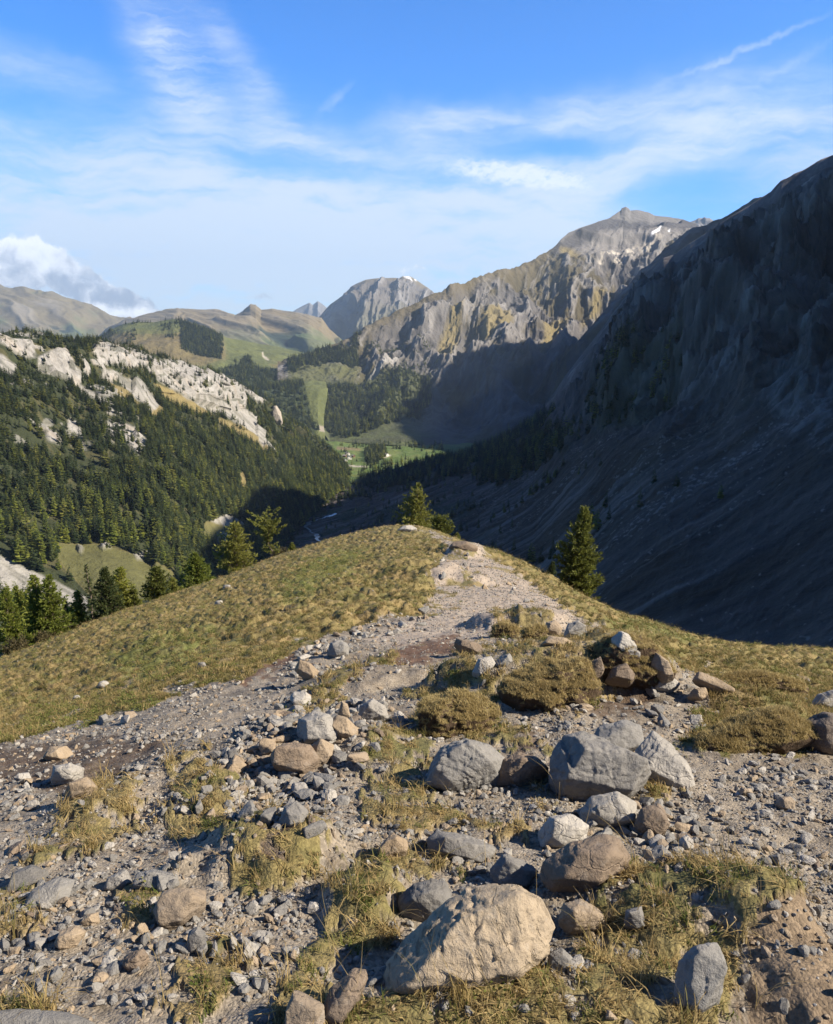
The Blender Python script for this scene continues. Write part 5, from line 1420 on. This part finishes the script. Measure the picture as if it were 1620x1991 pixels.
# ------------------------------------------------------------------ trees
def leaf_mat(name, cols, trans=.48):
    m, N, bs = new_mat(name)
    geo = N.n('ShaderNodeNewGeometry')
    oi = N.n('ShaderNodeObjectInfo')
    r = N.add(N.mul(geo.outputs['Random Per Island'], .5), N.mul(oi.outputs['Random'], .5))
    cr = N.n('ShaderNodeValToRGB')
    N.set(cr.inputs[0], r)
    e = cr.color_ramp.elements
    while len(e) < len(cols): e.new(.5)
    for k, c in enumerate(cols):
        e[k].position = .12 + .76 * k / (len(cols) - 1)
        e[k].color = (*c, 1)
    N.set(bs.inputs['Base Color'], cr.outputs[0])
    bs.inputs['Roughness'].default_value = .65
    tr = N.n('ShaderNodeBsdfTranslucent'); N.set(tr.inputs[0], cr.outputs[0])
    mx = N.n('ShaderNodeMixShader'); mx.inputs[0].default_value = trans
    out = [q for q in m.node_tree.nodes if q.type == 'OUTPUT_MATERIAL'][0]
    L = m.node_tree.links.new
    L(bs.outputs[0], mx.inputs[1]); L(tr.outputs[0], mx.inputs[2]); L(mx.outputs[0], out.inputs[0])
    return m
LM_SPRUCE = leaf_mat('spruce_needles', [(.020, .034, .013), (.038, .056, .020), (.060, .078, .025), (.080, .095, .028)])
LM_LARCH = leaf_mat('larch_needles', [(.10, .13, .022), (.16, .19, .034), (.22, .24, .042), (.26, .255, .05)])
LM_PINE = leaf_mat('pine_needles', [(.075, .09, .02), (.13, .145, .032), (.19, .195, .042), (.24, .23, .055)])
def bark_mat():
    m, N, bs = new_mat('bark')
    pos = N.n('ShaderNodeNewGeometry').outputs['Position']
    n = N.noise(N.mapping(pos, scale=(6, 6, 1.2)), 3, 5, .7)
    N.set(bs.inputs['Base Color'], N.mix(n, (.05, .036, .026, 1), (.19, .15, .12, 1)))
    bump(N, bs, n, .03)
    return m
M_BARK = bark_mat()
def tube(pts, rads, sides=6):
    pts, rads = np.array(pts, float), np.array(rads, float)
    V, Fc = [], []
    d = np.gradient(pts, axis=0)
    for i, (p, r) in enumerate(zip(pts, rads)):
        t = d[i] / np.linalg.norm(d[i])
        a = np.cross(t, (0.3, 1, 0.1)); a /= np.linalg.norm(a)
        b = np.cross(t, a)
        for k in range(sides):
            th = 2 * math.pi * k / sides
            V.append(p + r * (math.cos(th) * a + math.sin(th) * b))
    for i in range(len(pts) - 1):
        for k in range(sides):
            q = i * sides
            Fc.append((q + k, q + (k + 1) % sides, q + sides + (k + 1) % sides, q + sides + k))
    return V, Fc
def conifer(seed, H, R, prof, nb=120, tuft=.16, droop=.15, upcurve=.2, bare=.06, per=10, wild=.25, lean=0.0, needles=6, gaps=.1):
    """trunk with limbs, and a crown of needle sprays set along every branch; lists of vertices and faces"""
    rng = np.random.default_rng(seed)
    tz = np.linspace(0, 1, 9)
    wob = np.cumsum(rng.normal(0, .012 * wild * 4, (9, 2)), 0) * H
    wob[:, 0] += lean * H * tz ** 1.5
    tp = np.stack([wob[:, 0], wob[:, 1], tz * H - .25 * (tz == 0)], -1)
    TV, TF = tube(tp, .022 * H * (1 - .93 * tz) + .004, 7)
    CV, NF = [], 0
    for i in range(nb):
        t = bare + (1 - bare) * ((i + rng.random()) / nb) ** .92
        if rng.random() < gaps: continue
        L = R * prof(t) * rng.uniform(1 - wild, 1 + wild * .7)
        az = i * 2.399 + rng.normal() * .5
        o = np.array([np.interp(t, tz, tp[:, 0]), np.interp(t, tz, tp[:, 1]), t * H])
        dr = np.array([math.cos(az), math.sin(az), 0])
        sd = np.array([-math.sin(az), math.cos(az), 0])
        n = max(3, int(per * (L / R) + 2))
        s = (np.arange(n) + rng.random(n)) / n
        slope = -droop * (1 - t) + .5 * t * upcurve * 3
        path = lambda q: o + dr * (L * q) + np.array([0, 0, 1]) * (L * (slope * q + upcurve * q * q - .25 * droop * math.sin(q * 3)))
        if t < .85 and L > .25 * R:
            bv, bf = tube([path(0), path(.5), path(.92)], [.006 * H * (1 - t) + .006, .004 * H * (1 - t) + .004, .002], 4)
            k0 = len(TV); TV += bv; TF += [tuple(q + k0 for q in f) for f in bf]
        for q in s:
            lat = rng.normal() * .26 * L * (1.05 - q) 
            c = path(q) + sd * lat + np.array([0, 0, rng.normal() * .035 * L - abs(lat) * .12])
            ax = dr * .8 + sd * np.sign(lat) * .5 + np.array([0, 0, .25 + upcurve])
            ax /= np.linalg.norm(ax)
            v = rand_dirs(needles, rng) * .8 + ax
            v /= np.linalg.norm(v, axis=1, keepdims=True)
            ln = tuft * rng.uniform(.6, 1.25, needles)[:, None] * (.75 + .5 * (L / R))
            w = np.cross(v, rand_dirs(needles, rng)); w /= np.linalg.norm(w, axis=1, keepdims=True)
            w = w * ln * .19
            c = c + rng.normal(0, tuft * .16, (needles, 3))
            CV.append(np.stack([c - v * ln * .15, c + v * ln * .4 + w, c + v * ln, c + v * ln * .4 - w], 1).reshape(-1, 3))
    CV = np.concatenate(CV)
    return np.array(TV), TF, CV, np.arange(len(CV)).reshape(-1, 4)
cone = lambda p, k=.95: (lambda t: max(.04, (1 - t) ** p * k + .04))
column = lambda t: min(1.0, .70 + 1.2 * t) * max(.16, min(1.0, (1.06 - t) * 1.55)) if t > .02 else .7
spread = lambda t: (.75 + .5 * t) * max(.10, (1.02 - t) ** .75)
TREES = [  # px of the trunk, base py (None: stands behind the rim), top py, crown width px, kind, distance factor, label
    (806, None, 940, 68, 'pine', 1.05, 'irregular pyramid-shaped spruce standing on the top of the knoll'),
    (857, None, 1008, 46, 'bush', 1.04, 'low bushy young conifer at the right foot of the spruce on the knoll'),
    (890, None, 1036, 12, 'small', 1.03, 'tiny sapling on the crest just right of the bushy young conifer'),
    (1139, None, 990, 92, 'column', 1.06, 'tall dense pine with a rounded top standing alone against the shadowed mountain'),
    (1076, None, 1092, 36, 'spruce', 1.25, 'small dark spruce in the shade left of the tall lone pine'),
    (1098, None, 1110, 30, 'spruce', 1.22, 'short dark conifer between the shaded spruce and the tall lone pine'),
    (452, None, 1016, 92, 'larch', 1.02, 'broad conifer with a visible trunk on the upper rim of the pasture'),
    (526, None, 1008, 66, 'gnarled', 1.02, 'gnarled half-bare pine with a flat windswept top on the pasture rim'),
    (568, None, 1056, 18, 'small', 1.05, 'little conifer right of the gnarled pine'),
    (384, None, 1076, 54, 'larchtree', 1.05, 'light green conical conifer left of the broad one on the rim'),
    (300, None, 1102, 64, 'larch', 1.05, 'bushy light green conifer at the rim, left of the conical one'),
    (334, None, 1124, 34, 'small', 1.1, 'small conifer close behind the bushy light green one'),
    (203, None, 1103, 62, 'spruce', 1.08, 'dark full spruce at the rim, left tree of a touching pair'),
    (236, None, 1103, 56, 'larchtree', 1.10, 'lighter green conifer, right tree of the touching pair at the rim'),
    (258, None, 1142, 30, 'small', 1.06, 'short conifer at the right foot of the touching pair'),
    (160, None, 1100, 40, 'spruce', 1.5, 'slim spruce behind the gap left of the touching pair'),
    (146, None, 1150, 44, 'larchtree', 1.2, 'slender green conifer right of the larch group'),
    (66, None, 1120, 62, 'larchtree', 1.14, 'tallest yellowish larch in the middle of the larch group'),
    (95, None, 1119, 58, 'larchtree', 1.10, 'right-hand yellowish larch of the larch group'),
    (38, None, 1140, 50, 'larchtree', 1.20, 'larch with dark inner branches left of the tallest larch'),
    (12, None, 1146, 56, 'larchtree', 1.12, 'larch cut by the left edge of the picture'),
    (126, None, 1170, 36, 'spruce', 1.25, 'short dark spruce at the right end of the larch group')]
KIND = {
    'pine': dict(prof=cone(.8), nb=150, droop=.25, upcurve=.25, per=13, wild=.45, mat=LM_PINE, gaps=.15, tk=.9, cat='spruce'),
    'bush': dict(prof=spread, nb=90, droop=.0, upcurve=.5, per=12, wild=.4, mat=LM_PINE, bare=.02, tk=1.1, cat='conifer'),
    'small': dict(prof=cone(.9), nb=60, droop=.1, upcurve=.3, per=9, wild=.3, mat=LM_PINE, bare=.02, tk=1.2, cat='conifer'),
    'column': dict(prof=column, nb=270, droop=.25, upcurve=.35, per=16, wild=.32, mat=LM_PINE, bare=.0, tk=.75, gaps=.06, cat='pine'),
    'spruce': dict(prof=cone(.85), nb=140, droop=.35, upcurve=.12, per=12, wild=.25, mat=LM_SPRUCE, bare=.03, tk=.9, cat='spruce'),
    'larch': dict(prof=spread, nb=140, droop=.12, upcurve=.16, per=15, wild=.35, mat=LM_PINE, bare=.14, tk=.8, gaps=.12, cat='conifer'),
    'gnarled': dict(prof=lambda t: .42 + .5 * (t > .55) + .25 * (t < .3), nb=64, droop=.05, upcurve=.22, per=15, wild=.75, mat=LM_PINE, bare=.16, tk=.85, gaps=.2, lean=.06, cat='pine'),
    'larchtree': dict(prof=cone(.75), nb=150, droop=.2, upcurve=.2, per=13, wild=.3, mat=LM_LARCH, bare=.05, tk=.85, cat='larch')}
def rim(px):
    return float(np.interp(px, [s[0] for s in G_SIL], [s[2] for s in G_SIL]))
def build_near_trees():
    for i, (px, base, top, wpx, kind, fac, label) in enumerate(TREES):
        d = rim(px) * fac
        x = float(P(px, top, d)[0])
        zt, zb = float(P(px, top, d)[2]), float(gz(x, d))
        H = zt - zb
        R = {'column': .45, 'larchtree': .78, 'larch': .64, 'gnarled': .42, 'spruce': .74}.get(kind, .66) * wpx * d / F_PX
        k = dict(KIND[kind])
        mat, tk, cat = k.pop('mat'), k.pop('tk'), k.pop('cat')
        # branches hidden below the rim are not needed twice as dense
        TV, TF, CV, CF = conifer(900 + i, H, R, tuft=.16 * tk * (R / 1.0) ** .5, **k)
        o = empty({'spruce': 'spruce', 'pine': 'pine_tree', 'larch': 'larch', 'conifer': 'conifer'}[cat], (x, d, zb))
        mesh_obj('trunk', TV, TF, M_BARK, o)
        mesh_obj('crown', CV, CF, mat, o, smooth=False)
        tag(o, label, cat)
build_near_trees()
def build_shrubs():
    m = leaf_mat('brown_shrub', [(.06, .05, .022), (.10, .085, .035), (.14, .11, .05), (.09, .10, .03)])
    for i, (px, top, wpx, label) in enumerate([(28, 1236, 70, 'bare brown shrub at the left edge below the larches'), (88, 1228, 60, 'greyish brown shrub under the right-hand larch of the group'),
                                              (140, 1216, 50, 'low olive shrub on the rim between larches and touching pair'), (232, 1180, 46, 'low green shrub at the foot of the touching pair'), (545, 1062, 40, 'greyish low shrub beside the gnarled pine')]):
        d = rim(px) * 1.03
        p = P(px, top, d)
        zb = float(gz(p[0], d))
        H, R = p[2] - zb, .5 * wpx * d / F_PX
        rng = np.random.default_rng(77 + i)
        TV, TF, CV = [], [], []
        for k in range(46):
            a, e = rng.uniform(0, 6.28), rng.uniform(.3, 1.4)
            L = rng.uniform(.5, 1.0)
            tip = np.array([math.cos(a) * math.cos(e) * R, math.sin(a) * math.cos(e) * R, math.sin(e) * H]) * L
            b0 = np.array([math.cos(a) * R * .25, math.sin(a) * R * .25, -.1])
            bv, bf = tube([b0, (b0 + tip) * .5 + rng.normal(0, .05, 3), tip], [.016, .012, .005], 4)
            k0 = len(TV); TV += bv; TF += [tuple(q + k0 for q in f) for f in bf]
            for q in np.linspace(.35, 1.0, 9):
                c = lerp(b0, tip, q) + rng.normal(0, .07, (9, 3))
                v = rand_dirs(9, rng) * .075; w = np.cross(v, rand_dirs(9, rng)) * .5
                CV.append(np.stack([c, c + v * .5 + w, c + v, c + v * .5 - w], 1).reshape(-1, 3))
        CV = np.concatenate(CV)
        o = empty('shrub', (float(p[0]), d, zb))
        mesh_obj('branches', np.array(TV), TF, M_BARK, o)
        mesh_obj('foliage', CV, np.arange(len(CV)).reshape(-1, 4), m, o, smooth=False)
        tag(o, label, 'shrub')
build_shrubs()

# --- woods: trees one metre high, scaled to their size
def wood_tree(seed, R, p, whorls, arms, droop, mat, ragged=.25):
    rng = np.random.default_rng(seed)
    V = [(.012, 0, -.06), (-.006, .0104, -.06), (-.006, -.0104, -.06), (0, 0, .9)]
    Fc = [(0, 1, 3), (1, 2, 3), (2, 0, 3)]
    for i in range(whorls):
        t = .04 + .96 * (i + rng.random() * .8) / whorls
        L0 = R * ((1 - t) ** p + .04)
        for k in range(max(3, int(arms * (1 - .5 * t)))):
            az = rng.uniform(0, 6.28)
            L = L0 * rng.uniform(1 - ragged, 1 + ragged)
            d = np.array([math.cos(az), math.sin(az), 0]); s = np.array([-math.sin(az), math.cos(az), 0])
            o = np.array([0, 0, t])
            w = L * rng.uniform(.28, .42)
            dz = -droop * L * rng.uniform(.5, 1.3)
            k0 = len(V)
            tw = rng.normal() * .35 * w
            V += [o + d * L * .08 + (0, 0, .012), o + d * L * .62 + s * w + (0, 0, dz * .45 + tw), o + d * L + (0, 0, dz + .015), o + d * L * .62 - s * w + (0, 0, dz * .45 - tw)]
            Fc += [(k0, k0 + 1, k0 + 2), (k0, k0 + 2, k0 + 3)]
    bark = len(V) * 0 + 3
    me = bpy.data.meshes.new('wood_tree')
    me.from_pydata([tuple(v) for v in V], [], Fc)
    me.materials.append(mat); me.materials.append(M_BARK)
    mi = np.zeros(len(Fc), np.int32); mi[:3] = 1
    me.polygons.foreach_set('material_index', mi)
    return me
WOOD = [wood_tree(1, .17, .85, 26, 8, .35, LM_SPRUCE), wood_tree(2, .20, .8, 24, 8, .3, LM_SPRUCE), wood_tree(3, .15, .9, 26, 7, .4, LM_SPRUCE), wood_tree(4, .22, .75, 22, 8, .25, LM_SPRUCE, .4),
        wood_tree(5, .20, .7, 24, 9, .15, LM_LARCH, .3), wood_tree(6, .24, .65, 22, 9, .1, LM_LARCH, .35), wood_tree(7, .26, .6, 18, 8, .1, LM_PINE, .45)]
def sheet_at(S, px, py):
    """point of a terrain sheet seen at a photo pixel"""
    V, PX, PY = S[:3]
    j = np.clip(np.interp(px, PX[0], np.arange(PX.shape[1])), 0, PX.shape[1] - 1).round().astype(int)
    col = PY[:, j]
    i = int(np.argmin(np.abs(col - py)))
    return V[i, j].copy()
def sow(S, n, maskfn, rng, by='area'):
    """random places on a sheet, evenly per square metre of plan, where the mask allows"""
    V, PX, PY = S[:3]
    e1 = np.linalg.norm(np.diff(V, axis=0)[:, :-1], axis=-1)
    e2 = np.linalg.norm(np.diff(V, axis=1)[:-1], axis=-1)
    m = maskfn(PX, PY, V)[:-1, :-1]
    w = (e1 * e2 * np.clip(m, 0, 1)).ravel()
    if w.sum() <= 0: return np.zeros((0, 3)), np.zeros(0), np.zeros(0)
    k = rng.choice(len(w), n, p=w / w.sum())
    i, j = np.unravel_index(k, e1.shape)
    a, b = rng.random(n)[:, None], rng.random(n)[:, None]
    p = V[i, j] * (1 - a) * (1 - b) + V[i + 1, j] * a * (1 - b) + V[i, j + 1] * (1 - a) * b + V[i + 1, j + 1] * a * b
    return p, PX[i, j], PY[i, j]
def build_woods():
    rng = np.random.default_rng(99)
    T = []                                       # position, height, kind, wood
    def put(S, n, mask, hfun, larch, wood):
        p, px, py = sow(S, n, mask, rng)
        h = hfun(px, py) * (rng.uniform(.42, 1.25, len(p)) if wood == 'slope' else rng.uniform(.62, 1.2, len(p)))
        lf = larch(px, py) if callable(larch) else np.full(len(p), larch)
        kind = np.where(rng.random(len(p)) < lf, rng.integers(4, 6, len(p)), np.where(rng.random(len(p)) < .12, 6, rng.integers(0, 4, len(p))))
        T.append((p, h, kind, np.full(len(p), wood)))
    rock, scree, yg = LS[3], LS[4], LS[5]
    nzf = lambda V, s, k: fbm(V[..., 0] / s, V[..., 1] / s, 4, k)
    def m_left(PX, PY, V):
        open_ = np.clip(rock * 1.05 + scree * 1.2 + yg * 1.25, 0, 1)
        m = (1 - open_) * (.18 + .9 * sstep(nzf(V, 45, 3), -.35, .25)) * (.4 + .6 * sstep(nzf(V, 14, 4), -.3, .2))
        m = m * (1 - sstep(PY, 1190, 1235)) * sstep(PX, -160, -100)
        m = np.where((PX > 95) & (PX < 340) & (PY > 1110), m * .06, m)
        return m + .02 * yg * sstep(PY, 900, 880) + .06 * rock
    put(LS, 19000, m_left, lambda px, py: np.interp(py, [640, 720, 850, 1000, 1150], [7.5, 9, 13.5, 16, 16.5]), lambda px, py: np.clip(.05 + .32 * sstep(py, 900, 1060) * sstep(px, 420, 150), 0, 1), 'slope')
    put(SAD, 2600, lambda PX, PY, V: softpoly(PX, PY, [SADDLE_WOOD], 2), lambda px, py: np.full(len(px), 19.0), .05, 'far')
    put(SAD, 1500, lambda PX, PY, V: softpoly(PX, PY, [HILL_WOOD], 3), lambda px, py: np.full(len(px), 17.0), .05, 'far')
    hill = [(190, 650), (215, 640), (225, 650), (205, 668)], [(262, 622), (282, 622), (275, 632), (258, 632)], [(312, 634), (330, 628), (336, 640), (318, 646)], [(240, 655), (262, 640), (264, 662), (245, 668)], [(320, 650), (345, 645), (340, 656), (322, 658)], [(470, 700), (490, 694), (485, 712), (468, 716)], [(452, 705), (460, 700), (458, 712)], [(336, 620), (352, 618), (356, 640), (340, 636)], [(195, 640), (240, 625), (330, 618), (340, 622), (240, 632)], [(578, 738), (590, 742), (590, 752), (578, 750)]
    put(SAD, 260, lambda PX, PY, V: softpoly(PX, PY, list(hill), 2), lambda px, py: np.full(len(px), 17.0), .05, 'far')
    put(L5, 900, lambda PX, PY, V: softpoly(PX, PY, [L5_WOOD], 3), lambda px, py: np.full(len(px), 20.0), .1, 'far')
    put(L5, 3000, lambda PX, PY, V: softpoly(PX, PY, [L5_WOOD2], 4) * (.55 + .6 * sstep(nzf(V, 120, 9), -.3, .3)) * (1 - .9 * softpoly(PX, PY, [[(690, 730), (705, 722), (770, 668), (778, 672), (735, 712), (700, 738)]], 2)), lambda px, py: np.interp(py, [680, 760], [13, 19.0]), .12, 'far')
    put(L5, 500, lambda PX, PY, V: softpoly(PX, PY, [[(690, 668), (760, 625), (860, 640), (850, 690), (780, 690), (700, 690)]], 6) * sstep(nzf(V, 80, 5), 0, .4), lambda px, py: np.full(len(px), 10.0), .3, 'far')
    put(VF, 260, lambda PX, PY, V: softpoly(PX, PY, [VF_WOOD], 2), lambda px, py: np.full(len(px), 18.0), .1, 'far')
    put(VF, 260, lambda PX, PY, V: softpoly(PX, PY, [[(712, 868), (790, 850), (860, 850), (860, 880), (790, 875), (720, 874)], [(662, 866), (712, 862), (712, 870), (664, 872)], [(664, 878), (672, 874), (676, 890), (668, 892)], [(682, 898), (694, 894), (692, 904), (682, 905)], [(690, 920), (720, 905), (790, 890), (790, 940), (690, 940)], [(640, 905), (668, 915), (670, 940), (640, 940)]], 2), lambda px, py: np.full(len(px), 17.0), .1, 'far')
    put(WALL, 1900, lambda PX, PY, V: softpoly(PX, PY, WALL_WOODS, 12) * (.15 + .9 * sstep(nzf(V, 60, 8), -.1, .3)) * np.where((PX > 1130) & (PY < 840), .3, 1), lambda px, py: np.interp(py, [740, 900], [12, 17]), .1, 'far')
    put(WALL, 420, lambda PX, PY, V: sstep(nzf(V, 70, 18), .1, .5) * sstep(PY, 880, 930) * sstep(PX, 1420, 1250) * (1 - sstep(PY, 1085, 1110)), lambda px, py: np.full(len(px), 9.0), .1, 'far')
    put(WALL, 260, lambda PX, PY, V: softpoly(PX, PY, [[(560, 960), (720, 935), (760, 950), (640, 1000), (600, 1020), (540, 1030)]], 6) * sstep(nzf(V, 60, 28), -.1, .3), lambda px, py: np.full(len(px), 14.0), .1, 'far')
    p = np.concatenate([t[0] for t in T]); h = np.concatenate([t[1] for t in T]); kd = np.concatenate([t[2] for t in T]); wd = np.concatenate([t[3] for t in T])
    # the largest in the picture become trees of their own
    px, py = proj(p)
    _, ptop = proj(p + np.stack([0 * h, 0 * h, h], -1))
    rimy = np.interp(px, [s[0] for s in G_SIL], [s[1] for s in G_SIL])
    seen = (px > 5) & (px < 1615) & (ptop > 600) & (wd == 'slope') & ((ptop + py) / 2 < rimy - 12)
    size = np.where(seen, py - ptop, 0)
    order = np.argsort(-size)[:268]
    single = np.zeros(len(p), bool); single[order] = True
    def turn(n): return np.stack([rng.normal(0, .03, n), rng.normal(0, .03, n), rng.uniform(0, 6.28, n)], -1)
    for i in order:
        me = WOOD[kd[i]]
        lar = kd[i] in (4, 5)
        o = bpy.data.objects.new('larch' if lar else 'pine_tree' if kd[i] == 6 else 'spruce', me)
        link(o)
        o.location = p[i]
        o.rotation_euler = (rng.normal() * .03, rng.normal() * .03, rng.uniform(0, 6.28))
        s = h[i]; o.scale = (s * rng.uniform(.85, 1.2),) * 2 + (s,)
        edge = py[i] > 1010
        nm = 'yellowish green larch' if lar else 'ragged olive pine' if kd[i] == 6 else 'dark green spruce'
        where = 'low on the wooded slope beyond the pasture rim' if edge else 'in the thick of the wood on the sunlit slope'
        tag(o, f'{nm} {where}', 'larch' if lar else 'pine' if kd[i] == 6 else 'spruce', f'{nm} trees {where}')
    r = ~single
    n = int(r.sum())
    src = []
    for i, me in enumerate(WOOD):
        o = bpy.data.objects.new('t', me); COL.objects.link(o); src.append(o)
    hh = h[r]; f = rng.uniform(.85, 1.2, n)
    scatter('forest', p[r], turn(n), np.stack([hh * f, hh * f, hh], -1), kd[r], src)
    print('forest', n)
build_woods()

# ------------------------------------------------------------------ hamlet in the valley, stream
def flat_mat(name, col, rough=.8, var=.3):
    m, N, bs = new_mat(name)
    pos = N.n('ShaderNodeNewGeometry').outputs['Position']
    n = N.noise(pos, 1.3, 4, .6)
    f = N.add(1 - var * .5, N.mul(n, var))
    N.set(bs.inputs['Base Color'], N.mix(1.0, (*col, 1), N.comb(f, f, f), 'MULTIPLY'))
    bs.inputs['Roughness'].default_value = rough
    return m
M_PLASTER, M_TIMBER, M_ROOF, M_PANE = flat_mat('white_plaster', (.62, .60, .55)), flat_mat('weathered_timber', (.14, .085, .05)), flat_mat('shingle_roof', (.24, .22, .20)), flat_mat('dark_pane', (.02, .022, .025), .2)
def box(x0, x1, y0, y1, z0, z1):
    v = [(x, y, z) for x in (x0, x1) for y in (y0, y1) for z in (z0, z1)]
    return v, [(0, 1, 3, 2), (4, 6, 7, 5), (0, 4, 5, 1), (2, 3, 7, 6), (0, 2, 6, 4), (1, 5, 7, 3)]
def chalet(px, py, w, l, h, rot, timber, label):
    p = sheet_at(VF, px, py)
    o = empty('chalet', p, rot)
    hw, hl = w / 2, l / 2
    v, f = box(-hw, hw, -hl, hl, -1.5, h)
    v += [(0, -hl, h + w * .32), (0, hl, h + w * .32)]
    f = f + [(1, 5, 8), (3, 9, 7)]
    mesh_obj('wall', np.array(v), f, M_TIMBER if timber else M_PLASTER, o, smooth=False)
    e, rz, t = .9, h + w * .32, .25
    rv, rf = [], []
    for s in (-1, 1):
        q = [(0, -hl - e, rz + .05), (0, hl + e, rz + .05), (s * (hw + e), hl + e, h - e * .6), (s * (hw + e), -hl - e, h - e * .6)]
        k = len(rv)
        rv += q + [(a, b, c + t) for a, b, c in q]
        rf += [(k, k + 1, k + 2, k + 3), (k + 4, k + 7, k + 6, k + 5), (k, k + 4, k + 5, k + 1), (k + 1, k + 5, k + 6, k + 2), (k + 2, k + 6, k + 7, k + 3), (k + 3, k + 7, k + 4, k)]
    mesh_obj('roof', np.array(rv), rf, M_ROOF, o, smooth=False)
    for k in (-1, 1):
        v, f = box(k * hw * .5 - .5, k * hw * .5 + .5, -hl - .06, -hl - .01, h * .45, h * .45 + 1.2)
        mesh_obj('window', np.array(v), f, M_PANE, o, smooth=False)
    tag(o, label, 'chalet')
for args in [(676, 884, 9, 12, 5, .5, 0, 'white chalet, upper one of the hamlet in the sunlit meadow'), (679, 892, 10, 14, 5.5, .2, 0, 'largest white chalet in the middle of the hamlet'), (670, 889, 7, 9, 4, 1.1, 1, 'dark timber chalet left of the largest white one'),
             (687, 888, 7, 8, 4, .8, 1, 'dark timber chalet right of the largest white one'), (673, 898, 8, 9, 4.5, .3, 0, 'small pale chalet at the near end of the hamlet'), (752, 887, 9, 12, 4.5, .7, 0, 'lone pale chalet on the small meadow right of the grove'), (582, 690, 14, 18, 6, .4, 1, None)]:
    if args[-1]: chalet(*args)
def stream():
    pts = [(655, 1000), (640, 1006), (622, 1012), (606, 1018), (598, 1026), (604, 1036), (614, 1042), (618, 1050), (628, 1058), (640, 1066)]
    W = []
    for a, b in pts:
        q = [s for s in (sheet_at(WALL, a, b),)]
        W.append(q[0])
    W = np.array(W)
    t = np.linspace(0, len(W) - 1, 60)
    C = np.stack([np.interp(t, np.arange(len(W)), W[:, k]) for k in range(3)], -1)
    C[:, 0] += fbm(t * 1.3, t * 0, 3, 4) * 5
    d = np.gradient(C, axis=0); s = np.stack([d[:, 1], -d[:, 0], 0 * t], -1); s /= np.linalg.norm(s, axis=1, keepdims=True)
    w = (2.2 + 1.2 * np.sin(t * 2.2))[:, None]
    V = np.stack([C - s * w + (0, 0, .9), C + s * w + (0, 0, .9)], 1)
    o = mesh_obj('stream', V, grid_faces(60, 2), flat_mat('stream_water', (.30, .33, .36), .25))
    tag(o, kind='structure')
stream()

# ------------------------------------------------------------------ air: pale haze over the whole valley
def haze():
    v, f = box(-9000, 9000, -900, 16500, -1250, 1330)
    m = bpy.data.materials.new('valley_air')
    m.use_nodes = True
    t = m.node_tree; t.nodes.clear()
    pv = t.nodes.new('ShaderNodeVolumePrincipled')
    pv.inputs['Color'].default_value = (.62, .80, 1.0, 1)
    pv.inputs['Density'].default_value = HAZE
    pv.inputs['Anisotropy'].default_value = .2
    o = t.nodes.new('ShaderNodeOutputMaterial')
    t.links.new(pv.outputs[0], o.inputs['Volume'])
    tag(mesh_obj('haze', np.array(v, float), f, m, smooth=False), kind='stuff')
HAZE = 4.0e-5
haze()
